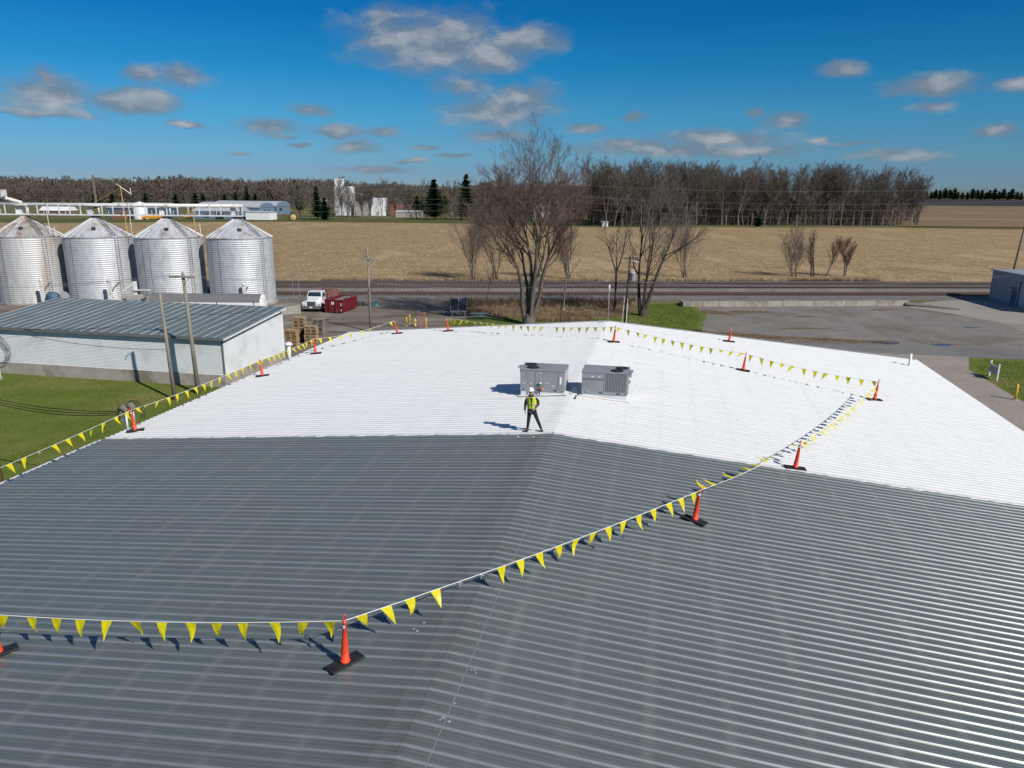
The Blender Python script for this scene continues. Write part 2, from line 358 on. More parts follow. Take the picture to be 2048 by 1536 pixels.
def sheet(name, pts, z, m, follow=False, n=1):
    me = bpy.data.meshes.new(name); bm = bmesh.new()
    f = bm.faces.new([bm.verts.new((x, y, z)) for x, y in pts])
    if follow:
        bmesh.ops.triangulate(bm, faces=bm.faces)
        bmesh.ops.subdivide_edges(bm, edges=bm.edges, cuts=n, use_grid_fill=True)
        for v in bm.verts: v.co.z = z + terrain(v.co.x, v.co.y)
    bmesh.ops.recalc_face_normals(bm, faces=bm.faces)
    if bm.faces and sum(f.normal.z for f in bm.faces) < 0: bmesh.ops.reverse_faces(bm, faces=bm.faces)
    bm.to_mesh(me); bm.free(); me.materials.append(mat(m))
    return tag(link(name, me), kind='structure')
def rough_poly(pts, amp, seed, step=2.0):
    r = random.Random(seed); o = []
    for i, p in enumerate(pts):
        q = pts[(i + 1) % len(pts)]; L = math.hypot(q[0] - p[0], q[1] - p[1]); k = max(1, int(L / step))
        for j in range(k):
            f = j / k; o.append((p[0] + (q[0] - p[0]) * f + (r.uniform(-amp, amp) if j else 0), p[1] + (q[1] - p[1]) * f + (r.uniform(-amp, amp) if j else 0)))
    return o
gx = sorted(set(list(np.linspace(-6000, -1000, 11)) + list(np.linspace(-1000, 1500, 51)) + list(np.linspace(1500, 6000, 11))))
gy = sorted(set([-3000, -800, -100] + list(np.linspace(300, 2200, 58)) + list(np.linspace(2200, 14000, 12))))
gv = [(float(x), float(y), terrain(x, y)) for y in gy for x in gx]
gf = [(j * len(gx) + i, j * len(gx) + i + 1, (j + 1) * len(gx) + i + 1, (j + 1) * len(gx) + i) for j in range(len(gy) - 1) for i in range(len(gx) - 1)]
tag(link('ground', rawmesh('ground', gv, gf, 'm_ground')), kind='structure')
sheet('yard', rough_poly([(-150, 50), (30, 50), (30, 104), (20, 107.5), (-150, 103.5)], .3, 1), .004, 'm_yard')
sheet('lawn', rough_poly([W(-120, -70), W(-20.0, -70), W(-20.0, 27), W(-29.5, 24.2), W(-60, 24.2), W(-120, 27)], .25, 2), .012, 'm_lawn')
sheet('grass', rough_poly([(-8.0, 79.9), (-7.9, 83.9), (-7.3, 88.7), (-4.1, 91.4), (-0.9, 92.0), (4.6, 89.6), (9.3, 93.6), (13.2, 92.2), (18.8, 104.6), (24.8, 105.9), (25.3, 100.2), (24.9, 94.3), (21.5, 82.9), (23, 78), (10, 72), (0, 70), (-8, 74)], .35, 3, 1.2), .012, 'm_lawn')
sheet('weed_ground', rough_poly([(-10.5, 106.0), (15.9, 109.0), (20.0, 107.1), (18.5, 102.7), (13.6, 92.2), (4.6, 88.9), (-1.6, 90.8), (-5.9, 91.3), (-9.0, 97.7)], .4, 4, 1.2), .016, 'm_weeds')
sheet('gravel_lot', rough_poly([(24.3, 101.5), (56.5, 104), (60, 100), (66, 90), (120, 60), (110, 55), (34.9, 72), (21.2, 79.0)], .4, 5, 1.5), .008, 'm_lot')
sheet('verge', rough_poly([(20.1, 83.9), (23.7, 81.6), (31.3, 79.6), (40.1, 77.6), (40.3, 75.9), (30.0, 76.0), (20.1, 77.6)], .35, 6, 1.0), .012, 'm_weeds')
sheet('road', [W(-6, 49.9), W(180, 49.9), W(180, 55.8), W(-6, 55.0)], .016, 'm_road')
sheet('driveway', [W(20.5, -70), W(31.3, -70), W(31.3, 44), W(33.4, 49.9), W(20.5, 49.9)], .012, 'm_drive')
sheet('side_lawn', rough_poly([W(31.3, -70), W(31.3, 44), W(33.6, 49.7), W(180, 49.7), W(180, -70)], .18, 7, 1.2), .008, 'm_lawn')
sheet('concrete_pad', [(54.9, 102.4), (59.8, 107.0), (65.3, 110.0), (75, 111.5), (90, 96), (66, 78), (58.6, 82), (59.7, 90.9), (57.3, 98.3)], .020, 'm_pad')
sheet('stubble_field', rough_poly([(-420, 107), (-41, 126.0), (33, 130.0), (94, 133.5), (420, 150), (420, 352), (238, 346), (192, 355), (34, 337), (-19, 366), (-116, 374), (-209, 339), (-420, 330)], .25, 8, 6), .010, 'm_field')
sheet('far_lawn', [(-420, 330), (-209, 339), (-116, 374), (-19, 366), (34, 337), (60, 344), (60, 372), (-19, 436), (-130, 425), (-236, 392), (-420, 380)], .006, 'm_far_lawn')
sheet('grass_strip', [(186, 354.6), (238, 346), (420, 352), (420, 366), (250, 364), (190, 372)], .014, 'm_far_lawn')
sheet('far_field', [(190, 372), (250, 364), (420, 366), (1100, 366), (1100, 720), (300, 720), (200, 430)], .25, 'm_field_far', True, 14)
sheet('soil_field', [(200, 720), (1100, 720), (1500, 1010), (350, 1010)], .30, 'm_soil', True, 14)

m_, t_, b_ = newmat('m_puddle'); b_.inputs['Base Color'].default_value = (.075, .070, .064, 1); b_.inputs['Roughness'].default_value = .22; b_.inputs['Specular IOR Level'].default_value = .3
def blob(name, x, y, rx, ry, z, m, seed, rot=0.0):
    r = random.Random(seed); n = 26; ph = [r.uniform(0, 6.28) for _ in range(4)]
    pts = []
    for k in range(n):
        a = 6.283 * k / n; q = 1 + .22 * math.sin(2 * a + ph[0]) + .14 * math.sin(3 * a + ph[1]) + .10 * math.sin(5 * a + ph[2]) + r.uniform(-.08, .08)
        u, v_ = rx * q * math.cos(a), ry * q * math.sin(a); pts.append((x + u * math.cos(rot) - v_ * math.sin(rot), y + u * math.sin(rot) + v_ * math.cos(rot)))
    sheet(name, pts, z, m)
blob('puddle', 39.6, 76.6, 1.3, .8, .021, 'm_puddle', 1); blob('puddle', 45.0, 75.9, 1.2, .55, .021, 'm_puddle', 2); blob('puddle', 54.5, 86.6, .7, .5, .012, 'm_puddle', 3)
for i, (x, y, rx, ry) in enumerate([(31.5, 97.2, 3.2, .9), (26.5, 96.5, 1.6, 2.2), (37.5, 93.5, 1.4, .5), (43.0, 95.5, 1.1, .4), (58.2, 97.0, 1.0, 2.4), (50, 99.8, 2.2, .5), (34, 85, 2.6, .5)]): blob('weed_patch', x, y, rx, ry, .0125 + .0005 * i, 'm_weeds', 10 + i, .1)
for i, (x, y, rx, ry) in enumerate([(-18, 86, 4.2, 1.2), (-24, 88.5, 3.4, .8), (-13, 92, 3.0, 1.0), (-30, 84, 3.2, .9), (-20, 80.5, 2.2, .5)]): blob('bare_earth', x, y, rx, ry, .0085 + .0006 * i, 'm_weeds' if i == 2 else 'm_earth', 30 + i, .05)

# ------------------------------------------------------------------ railway
TRK = (-2.0, 117.4); TA = math.atan(.0513)
def TW(x, y): return (TRK[0] + x * math.cos(TA) - y * math.sin(TA), TRK[1] + x * math.sin(TA) + y * math.cos(TA))
sheet('ballast_ground', rough_poly([TW(-330, -12.2), TW(-40, -12.2), TW(-10, -11.6), TW(60, -11.2), TW(330, -11), TW(330, 10.5), TW(-330, 10.5)], .35, 11, 2), .024, 'm_ballast')
bed = MB(); bed.prism([(3.9, .02), (2.3, .52), (-7.1, .52), (-9.0, .02)], -330, 330)
o = bed.build('ballast_bed', 'm_ballast'); o.rotation_euler = (0, 0, TA - math.pi / 2); o.location = (TRK[0], TRK[1], 0.0); tag(o, kind='structure')
def track(y, z, label, x0=-330, x1=330, worn=True):
    c = TW(0, y); t = thing('railway_track', label, 'railway track', (c[0], c[1], z), TA, 'railway tracks between the yard and the stubble field')
    for s in (-1, 1):
        r = MB()
        r.prism([(-.075, .16), (.075, .16), (.03, .19), (.03, .29), (-.03, .29), (-.03, .19)], x0, x1, Matrix.Rotation(-math.pi / 2, 4, 'Z') @ Matrix.Translation((s * .7175, 0, 0)))
        rail = r.build('rail', 'rust_rail', t)
        h = MB(); h.prism([(-.037, .292), (.037, .292), (.034, .335), (-.034, .335)], x0, x1, Matrix.Rotation(-math.pi / 2, 4, 'Z') @ Matrix.Translation((s * .7175, 0, 0)))
        h.build('rail_head', 'rail_top' if worn else 'rust_rail', rail)
    k = MB(); rr = random.Random(5 + int(y * 10))
    x = max(x0, -120)
    while x < min(x1, 150):
        k.box((x + rr.uniform(-.02, .02), rr.uniform(-.04, .04), .08), (.23, 2.6, .155)); x += .55
    tag(k.build('tie', 'tie_wood', t), kind='stuff')
track(0, .50, 'near main railway track on dark ballast, nearest the yard of the two')
track(4.9, .50, 'far main railway track on dark ballast, beside the stubble field')
track(-4.9, .0, 'low rusty siding track in grey gravel in front of the main tracks', -200, 200, False)

# ------------------------------------------------------------------ warehouse
wh = thing('warehouse', 'large low-pitched warehouse with ribbed metal roof, near half grey and far half coated white', 'warehouse', (X0, Y0, 0), -AZ)
def roof_mats():
    for name in ('roof_grey', 'roof_white'):
        m, t, b = newmat(name)
        tc = t.node('ShaderNodeTexCoord'); tc.object = wh; p = tc.outputs['Object']
        px, py, pz = t.sep(p)
        streak = t.noise(t.vec('MULTIPLY', p, (.35, 9, 1)), 1.0, 5, .65)          # run-off streaks down the slope
        cloud = t.noise(p, .35, 4, .6)
        brk = t.noise(p, 1.1, 4, .65)
        # dirt and rubbed metal along the purlin screw lines, parallel to the ridge
        fr = t.math('ABSOLUTE', t.math('SUBTRACT', t.math('FRACT', t.math('DIVIDE', t.math('ADD', px, 60.4), 1.52)), .5))
        screw = t.math('MULTIPLY', t.rng(fr, .13, .01), t.rng(brk, .36, .62))
        ridge = t.rng(t.math('ABSOLUTE', t.math('ADD', px, .28)), 1.0, .45)
        lap = t.rng(t.math('ABSOLUTE', t.math('SUBTRACT', t.math('FRACT', t.math('DIVIDE', t.math('ADD', py, 60.35 + .45), .9144)), .5)), .43, .47)
        ribz = t.rng(t.math('SUBTRACT', pz, t.math('SUBTRACT', RIDGE_Z, t.math('MULTIPLY', t.math('ABSOLUTE', px), PITCH))), .008, .022)
        if name == 'roof_grey':
            c = t.mix(t.rng(streak, .3, .7), (.134, .163, .156, 1), (.162, .192, .183, 1))
            c = t.mix(t.math('MULTIPLY', t.rng(cloud, .45, .7), .30), c, (.142, .150, .138, 1))
            c = t.mix(t.math('MULTIPLY', screw, .40), c, (.275, .272, .252, 1))
            c = t.mix(t.math('MULTIPLY', t.math('MULTIPLY', ridge, t.rng(brk, .2, .6)), .38), c, (.125, .108, .090, 1))
            # water washes the ribs, dust settles in the pans; every third rib is an older lapped one
            c = t.mix(t.math('MULTIPLY', ribz, t.math('SUBTRACT', .85, t.math('MULTIPLY', lap, .30))), c, t.mix(t.rng(brk, .3, .7), (.44, .465, .455, 1), (.39, .41, .397, 1)))
            t.put(b.inputs['Metallic'], t.rng(ribz, 0, 1, .22, .52, False))
            t.put(b.inputs['Roughness'], t.math('SUBTRACT', t.rng(streak, .2, .8, .35, .43, False), t.math('MULTIPLY', ribz, .06)))
            t.L.new(t.bump(t.math('ADD', t.noise(t.vec('MULTIPLY', p, (.6, 3, 1)), 1.2, 2), t.math('MULTIPLY', streak, .08)), .10, .03), b.inputs['Normal'])
        else:
            c = t.mix(t.rng(streak, .35, .7), (.770, .775, .755, 1), (.72, .725, .708, 1))
            c = t.mix(t.math('MULTIPLY', screw, .22), c, (.60, .60, .58, 1))
            c = t.mix(t.math('MULTIPLY', t.rng(brk, .55, .75), .30), c, (.64, .645, .63, 1))
            c = t.mix(t.math('MULTIPLY', t.math('MULTIPLY', ridge, t.rng(brk, .45, .7)), .25), c, (.58, .58, .57, 1))
            c = t.mix(t.math('MULTIPLY', lap, t.rng(brk, .3, .7, .05, .22)), c, (.55, .55, .53, 1))
            spk = t.rng(t.voro(t.vec('ADD', p, t.noise(p, 3, 2, col=True)), .55), .055, .02); c = t.mix(t.math('MULTIPLY', spk, .5), c, (.36, .33, .28, 1))
            c = t.mix(t.math('MULTIPLY', t.rng(t.noise(t.vec('MULTIPLY', p, (.12, 2.2, 1)), 1.0, 5, .7), .56, .72), .12), c, (.60, .59, .55, 1))
            t.put(b.inputs['Roughness'], .48); b.inputs['Specular IOR Level'].default_value = .35
            t.L.new(t.bump(t.noise(t.vec('MULTIPLY', p, (.8, 3, 1)), 2.5, 4), .12, .02), b.inputs['Normal'])
        t.L.new(c, b.inputs['Base Color'])
roof_mats()
PW = .9144
def panel_profile(last_lift=.0025):
    pts = []
    for k in range(4):
        c = .050 + .3048 * k; up = last_lift if k == 3 else 0.0
        pts += [(c - .050, up), (c - .015, .034 + up), (c + .015, .034 + up), (c + .045, up)]
        if k < 3:
            for q in (.1016, .2032):
                mm = c + q; pts += [(mm - .020, 0), (mm - .009, .0055), (mm + .009, .0055), (mm + .020, 0)]
    return pts
def panel_mesh(name, a0, a1, m):
    prof = panel_profile(); v = []; f = []
    for a in (a0, a1): v += [(a, y, z + RIDGE_Z - PITCH * abs(a)) for y, z in prof]
    n = len(prof)
    for i in range(n - 1): f.append((i, i + 1, i + 1 + n, i + n) if a1 < a0 else (i + 1, i, i + n, i + 1 + n))
    return rawmesh(name, v, f, m)
def cap_mesh(name, m):
    prof = panel_profile(); v = []; f = []; n = len(prof)
    As = (-.50, -.12, 0.0, .12, .50)
    for a in As: v += [(a, y, z + .006 + RIDGE_Z - PITCH * max(abs(a), .03)) for y, z in prof]
    for j in range(len(As) - 1):
        for i in range(n - 1): f.append((j * n + i + 1, j * n + i, (j + 1) * n + i, (j + 1) * n + i + 1))
    return rawmesh(name, v, f, m)
pm = {(s, c): panel_mesh('roof_panel', .03 * s, (A_R if s > 0 else A_L), c) for s in (-1, 1) for c in ('roof_grey', 'roof_white')}
cm = {c: cap_mesh('ridge_cap', c) for c in ('roof_grey', 'roof_white')}
T_SPLIT = .42
kk = int(round((T_FAR - T_SPLIT) / PW)); T_FAR = T_SPLIT + kk * PW; k0 = -35; T_NEAR = T_SPLIT + k0 * PW
rp = random.Random(3)
for k in range(k0, kk):
    c = 'roof_white' if k >= 0 else 'roof_grey'; t0 = T_SPLIT + k * PW
    for s in (-1, 1):
        o = link('roof_panel', pm[(s, c)], wh, (0, t0, rp.uniform(0, .0012)))
    link('ridge_cap', cm[c], wh, (0, t0, 0))
sm_ = MB(); sm_.box((-.03, (T_NEAR + T_SPLIT) / 2, RIDGE_Z + .009), (.012, T_SPLIT - T_NEAR, .010)); sm_.build('ridge_seam', 'rtu_coil', wh)
for sg in (1,):
    sm_ = MB(); sm_.box((.515 * sg, (T_NEAR + T_SPLIT) / 2, roofz(.515) + .006), (.012, T_SPLIT - T_NEAR, .008)); sm_.build('cap_edge', 'rtu_rail', wh)
for a in (.46,):
    q = MB(); t_ = T_NEAR + .050
    while t_ < T_SPLIT - .1: q.lathe([(.016, 0), (.013, .008), (.004, .011)], 5, (a, t_ + .055, roofz(a) + .006)); t_ += .3048
    tag(q.build('screw_row', 'rtu_coil', wh), kind='stuff')
# the raw edge of the white coating: a lapped flashing strip and brush-marks at the join
for s in (-1, 1):
    f_ = MB()
    e = A_L if s < 0 else A_R
    n_ = 110; vv = []
    for i in range(n_ + 1):
        a_ = (e - .02 * s) * i / n_ + .02 * s; j = .035 * math.sin(i * .9) * math.sin(i * .37 + 1) + rp.uniform(-.03, .03)
        vv += [(a_, T_SPLIT - .06 + j, roofz(a_) + .004), (a_, T_SPLIT - .045 + j, roofz(a_) + .042), (a_, T_SPLIT + .09, roofz(a_) + .045)]
    f_.add(vv, [(i * 3 + k, i * 3 + k + 1, i * 3 + k + 4, i * 3 + k + 3) for i in range(n_) for k in range(2)])
    f_.build('coating_edge', 'roof_white', wh)
for a, t, r in [(-1.36, .02, .05), (-.75, .02, .045), (-1.55, -.42, .05), (-.98, -.42, .05)]:
    MB().lathe([(r, 0), (r * .8, .012), (0.001, .018)], 8, (a, t, roofz(a) + .004)).build('sealant_dab', 'roof_white', wh, True)
for a, t, r, n in [(.62, -14.9, .055, 3), (.60, -15.9, .05, 2), (.48, -16.4, .065, 3), (-.85, -13.4, .05, 2), (-.95, -13.75, .06, 2), (-6.2, -17.2, .05, 1), (.9, -12.1, .05, 1)]:
    q = MB()
    for j in range(n):
        aa, tt = a + rp.uniform(-.12, .12), t + rp.uniform(-.06, .06); rr = r * rp.uniform(.4, .8)
        q.lathe([(rr, 0), (rr * .7, .006), (.001, .008)], 7, (aa, tt, roofz(aa) + .012))
    q.build('sealant_dab', 'rtu_rail', wh)
wl = MB(); ins = .35
L_, R_, N_, F_ = A_L + ins, A_R - ins, T_NEAR + .2, T_FAR - .2
wl.prism([(L_, 0), (R_, 0), (R_, roofz(R_) - .12), (0, RIDGE_Z - .14), (L_, roofz(L_) - .12)], N_, F_)
wl.build('wall', 'wall_metal', wh)
for s, e in ((-1, A_L), (1, A_R)):
    MB().box((e - s * .10, (T_NEAR + T_FAR) / 2, roofz(e) - .10), (.16, T_FAR - T_NEAR, .14)).build('eave_trim', 'dark_metal' if s > 0 else 'shed_trim', wh)
MB().box((A_L - .09, (T_NEAR + .2) / 2, roofz(A_L) - .055), (.13, .2 - T_NEAR, .11)).build('gutter', 'white_paint', wh)
for s in (-1, 1):
    e = A_L if s < 0 else A_R
    g = MB(); y0_, y1_ = T_FAR - .06, T_FAR + .03
    zs = .05
    g.add([(.0, y0_, RIDGE_Z + zs), (e, y0_, roofz(e) + zs), (e, y1_, roofz(e) + zs), (0, y1_, RIDGE_Z + zs), (.0, y1_, RIDGE_Z - .25), (e, y1_, roofz(e) - .25)], [(0, 1, 2, 3), (3, 2, 5, 4)])
    g.build('gable_trim', 'white_paint', wh)

# ------------------------------------------------------------------ things on the roof
def roof_thing(name, label, cat, a, t, rz=0.0, group=None, dz=.034):
    x, y = W(a, t); return thing(name, label, cat, (x, y, roofz(a) + dz), rz, group)
def rooftop_unit(label, a0, a1, t0, t1, zb, zt, mirror):
    x, y = W((a0 + a1) / 2, (t0 + t1) / 2); u = thing('rooftop_unit', label, 'air conditioner', (x, y, 0), -AZ, 'grey rooftop air conditioning units')
    w_, d_ = a1 - a0, t1 - t0; ac = (a0 + a1) / 2; hw, hd = w_ / 2, d_ / 2
    zc = lambda q: roofz(ac + q) - .03
    cb = MB(); e = .03
    cb.add([(-hw + e, -hd + e, zc(-hw)), (hw - e, -hd + e, zc(hw)), (hw - e, hd - e, zc(hw)), (-hw + e, hd - e, zc(-hw)), (-hw + e, -hd + e, zb - .12), (hw - e, -hd + e, zb - .12), (hw - e, hd - e, zb - .12), (-hw + e, hd - e, zb - .12)],
           [(3, 2, 1, 0), (4, 5, 6, 7), (0, 1, 5, 4), (1, 2, 6, 5), (2, 3, 7, 6), (3, 0, 4, 7)])
    curb = cb.build('curb', 'siding', u)
    fl = MB()   # sloping flashing skirt
    q0, q1 = -hw - .10, hw + .10
    for sgn in (-1, 1):
        yy = sgn * (hd + .12)
        fl.add([(q0, yy, zc(q0) + .075), (q1, yy, zc(q1) + .075), (q1, yy - sgn * .16, zc(q1) + .10), (q0, yy - sgn * .16, zc(q0) + .10), (q0, yy, zc(q0) + .03), (q1, yy, zc(q1) + .03)], [(0, 1, 2, 3), (4, 5, 1, 0)])
    for qq, sg in ((q0, -1), (q1, 1)):
        fl.add([(qq, -hd - .12, zc(qq) + .075), (qq, hd + .12, zc(qq) + .075), (qq - sg * .15, hd + .05, zc(qq) + .10), (qq - sg * .15, -hd - .05, zc(qq) + .10)], [(0, 1, 2, 3)])
    fl.build('flashing', 'white_paint', curb)
    sl_ = MB(); sl_.tube([(q0, -hd - .13, zc(q0) + .068), (0, -hd - .13, max(zc(0), zc(q0), zc(q1)) + .068 if a0 * a1 < 0 else zc(0) + .068), (q1, -hd - .13, zc(q1) + .068)], .014, 5); sl_.build('curb_seal_shadow', 'brown_steel', curb)  # dark strip along the curb foot stands for the shadow of the sealant
    base = MB().box((0, 0, zb - .06), (w_ + .02, d_ + .02, .12)).build('base_rail', 'rtu_rail', u, bevel=.008)
    for q in (-.42, -.08, .30, .45):
        MB().box((q * w_, -hd - .012, zb - .055), (.05 if abs(q) > .4 else .17, .012, .05)).build('fork_slot', 'black_grille', base)
    MB().box((0, 0, (zb + zt - .05) / 2), (w_, d_, zt - .05 - zb)).build('cabinet', 'rtu_grey', u, bevel=.012)
    MB().box((0, 0, zt - .025), (w_ + .05, d_ + .05, .05)).build('lid', 'rtu_grey', u, bevel=.012)
    mx = -1 if mirror else 1
    for fx, fy in ((.245, -.20), (.335, .22)):
        fx = fx * mx * w_; fy = fy * d_
        fan = MB().lathe([(.31, 0), (.31, .018), (.285, .018), (.28, .004)], 28, (fx, fy, zt), cap=False).build('fan_ring', 'black_grille', u)
        g = MB()
        for rr in (.06, .11, .16, .21, .25): g.lathe([(rr - .006, .016), (rr + .006, .016), (rr + .006, .024), (rr - .006, .024), (rr - .006, .016)], 24, (fx, fy, zt), cap=False)
        for k in range(8): g.bar((fx, fy, zt + .014), (fx + .27 * math.cos(k * math.pi / 4), fy + .27 * math.sin(k * math.pi / 4), zt + .014), .006)
        g.build('fan_guard', 'dark_metal', fan)
        bl = MB()
        for k in range(4):
            a = k * math.pi / 2 + .3
            bl.add([(fx, fy, zt + .008)] + [(fx + .24 * math.cos(a + q), fy + .24 * math.sin(a + q), zt + .006 + .003 * j) for j, q in enumerate((0, .35, .7))], [(0, 1, 2), (0, 2, 3)])
        bl.build('fan_blade', 'dark_metal', fan)
        MB().lathe([(.262, .004), (.0, .004)], 24, (fx, fy, zt), cap=False).build('fan_well', 'black_grille', fan)
    yf = -hd - .006
    if mirror:     # the left unit shows its plain service side
        for q in (-.16, .36): MB().box((q * w_, yf, (zb + zt) / 2 - .03), (.008, .008, zt - zb - .12)).build('panel_seam', 'black_grille', u)
        MB().box((.415 * w_, yf - .004, zb + .46), (.10, .008, .36)).build('label_plate', 'far_white', u)
        for q, zz, ww in ((-.04, .78, .11), (.08, .30, .05), (.135, .29, .05), (.25, .17, .11), (-.42, .24, .10), (-.25, .24, .08)): MB().box((q * w_, yf - .004, zb + zz), (ww, .008, .045)).build('sticker', 'sticker', u)
        MB().box((-.04 * w_, yf - .003, zb + .55), (.09, .006, .36)).build('data_plate', 'rtu_rail', u)
        gp = MB()   # gas pipe with regulator
        gp.tube([(-.27 * w_, yf - .10, zb - .03), (-.05 * w_, yf - .10, zb - .03), (-.05 * w_, yf - .10, zb + .10), (-.05 * w_, yf, zb + .26)], .022, 8)
        gp.tube([(-.05 * w_, yf - .10, zb - .03), (-.05 * w_, yf - .10, zb - .30)], .02, 8); gp.tube([(-.25 * w_, yf - .10, zb - .03), (-.25 * w_, yf - .10, zc(-.25 * w_) + .05)], .02, 8)
        gp.build('gas_pipe', 'dark_metal', u)
        MB().lathe([(.04, -.06), (.085, -.03), (.085, .03), (.04, .06)], 12, (.02, yf - .11, zb + .02)).build('regulator', 'pink_orange', u)
        MB().lathe([(.055, -.03), (.07, 0), (.055, .03)], 10, (-.04 * w_, yf - .06, zb + .30)).build('vent_cap', 'sticker', u)
    else:          # the right unit shows its condenser coil
        x0_, x1_ = .03 * w_, .455 * w_; coil = MB().box(((x0_ + x1_) / 2, yf, (zb + zt) / 2 - .01), (x1_ - x0_, .02, zt - zb - .14)).build('coil', 'rtu_coil', u)
        n = 13
        for k in range(n):
            q = x0_ + (x1_ - x0_) * (k + .5) / n
            MB().box((q, yf - .018, (zb + zt) / 2 - .01), (.022, .018, zt - zb - .14)).build('coil_slat', 'rtu_rail', coil)
        for q in (-.005, .475): MB().box((q * w_, yf, (zb + zt) / 2 - .01), (.02, .014, zt - zb - .08)).build('panel_seam', 'rtu_rail', u)
        MB().box((-.25 * w_, yf - .002, zb + (zt - zb) * .62), (.5 * w_ - .04, .01, .022)).build('panel_seam', 'dark_metal', u)
        for q, ww in ((-.265, .15), (-.12, .12)): MB().box((q * w_, yf - .004, zb + .72), (ww, .01, .05)).build('sticker', 'sticker', u)
    sx = -hw if mirror else hw; sg = -1 if mirror else 1
    MB().box((sx + sg * .07, .05, zt - .20), (.13, .35, .26)).build('disconnect_box', 'rtu_rail', u, bevel=.008)
    MB().box((sx + sg * .10, -.1, zt - .02), (.20, .5, .03)).build('bracket', 'rtu_rail', u)
    if not mirror: MB().box((sx + .05, .1, zb + .35), (.08, .22, .12)).build('junction_box', 'rtu_rail', u)
    if mirror:
        MB().box((hw + .006, 0, (zb + zt) / 2 - .02), (.012, d_ * .78, (zt - zb) * .72)).build('intake_grille', 'door_grey', u)
    else: pass
    return u
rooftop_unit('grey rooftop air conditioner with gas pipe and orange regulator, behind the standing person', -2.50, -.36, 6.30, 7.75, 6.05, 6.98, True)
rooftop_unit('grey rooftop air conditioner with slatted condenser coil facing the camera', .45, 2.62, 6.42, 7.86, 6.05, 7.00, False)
cd = roof_thing('conduit', 'short dark conduit elbow on the roof between the two air conditioners', 'conduit', .28, 5.9, -AZ)
MB().tube([(.06, .35, .55), (.04, .30, .12), (0, .05, .06), (-.05, -.25, .05)], .022, 8).build('pipe', 'dark_metal', cd); MB().box((-.05, -.24, .03), (.10, .08, .06)).build('foot_block', 'dark_metal', cd)

# -- cones
cone_me = MB().lathe([(.100, .055), (.100, .075), (.086, .085), (.084, .27), (.080, .275), (.078, .29), (.038, .96), (.042, .965), (.042, .985), (.036, .99), (.030, 1.01), (.0, 1.01)], 20, cap=False).mesh('cone_body', 'orange_plastic', True)
ring_me = MB().lathe([(.085, .05), (.104, .055), (.104, .105), (.085, .112)], 20, cap=False).mesh('foot_ring', 'orange_plastic', True)
loop_ = MB(); loop_.tube([(.034 * math.cos(a), 0, 1.075 + (.075 * math.sin(a) if math.sin(a) > 0 else .075 * math.sin(a))) for a in np.linspace(-.5 * math.pi, 1.5 * math.pi, 17)], .011, 6)
loop_me = loop_.mesh('top_loop', 'orange_plastic', True)
stick_ = MB(); stick_.lathe([(.0465, .86), (.0425, .93)], 20, cap=False)
stick_.f = [f for i, f in enumerate(stick_.f) if 11 <= i <= 18]
stick_me = stick_.mesh('reflective_label', 'sticker', True)
cb_ = MB().box((0, 0, .03), (.78, .34, .055)).mesh('rubber_base', 'rubber', bevel=.02)
hand_ = MB()
for s in (-1, 1): hand_.box((s * .31, 0, .0565), (.07, .11, .006))
hand_me = hand_.mesh('base_handle', 'black_grille')
def cone(a, t, ang, label, lean=0.0):
    c = roof_thing('safety_cone', label, 'safety cone', a, t, 0, 'orange safety cones standing on the roof')
    sl = math.atan(PITCH) * (1 if a > 0 else -1)
    c.rotation_euler = (Matrix.Rotation(-AZ, 3, 'Z') @ Matrix.Rotation(sl, 3, 'Y') @ Matrix.Rotation(ang, 3, 'Z')).to_euler()
    b = link('rubber_base', cb_, c); link('base_handle', hand_me, b)
    o = link('cone_body', cone_me, c); spin = rp.uniform(0, 6); LM = Matrix.Rotation(-ang, 3, 'Z') @ Matrix.Rotation(lean, 3, 'Y'); o.rotation_euler = (LM @ Matrix.Rotation(ang + spin, 3, 'Z')).to_euler(); link('foot_ring', ring_me, o); link('top_loop', loop_me, o); l = link('reflective_label', stick_me, o)
    l.rotation_euler = (0, 0, -spin - ang + rp.uniform(-.6, .3) - .3)
    up = Vector((0, 0, 1)); R3 = c.rotation_euler.to_matrix()
    return Vector(c.location) + R3 @ (LM @ Vector((0, 0, 1.015)))
K = {}
K['n1'] = cone(-10.30, -15.50, .95, 'orange safety cone cut by the left edge of the picture, on the grey roof', .08)
K['n2'] = cone(-2.04, -15.10, .98, 'orange safety cone in the foreground on the grey roof left of the ridge', .125)
K['n3'] = cone(5.35, -5.79, -.50, 'orange safety cone on the grey roof right of the ridge')
K['n4'] = cone(9.31, .58, .10, 'orange safety cone at the join of grey and white roof')
K['n5'] = cone(15.43, 13.74, .25, 'orange safety cone at the right corner of the flag line on white roof')
K['n6'] = cone(8.88, 16.71, -.15, 'orange safety cone on the white roof behind the right air conditioner')
K['n7'] = cone(1.02, 20.10, .35, 'orange safety cone standing beside the ridge on the white roof')
K['n8'] = cone(-11.95, 26.17, .15, 'orange safety cone at the far edge of the white roof, left of the big tree', -.08)
K['n9'] = cone(-16.02, 26.02, .45, 'leaning orange safety cone at the far left corner of the white roof', -.13)
K['n10'] = cone(-19.47, 19.07, .25, 'orange safety cone at the left roof edge in front of the pallets', -.06)
K['n11'] = cone(-19.76, 12.44, .35, 'orange safety cone at the left roof edge in front of the white shed corner', -.05)
K['n12'] = cone(-20.05, 1.43, .55, 'orange safety cone beside the cable mast at the left roof edge', -.04)
K['n13'] = Vector((*W(-20.05, -13.0), roofz(-20) + 1.05))
cone(8.74, 25.57, .05, 'lone orange safety cone without flags near the far right edge of the roof')

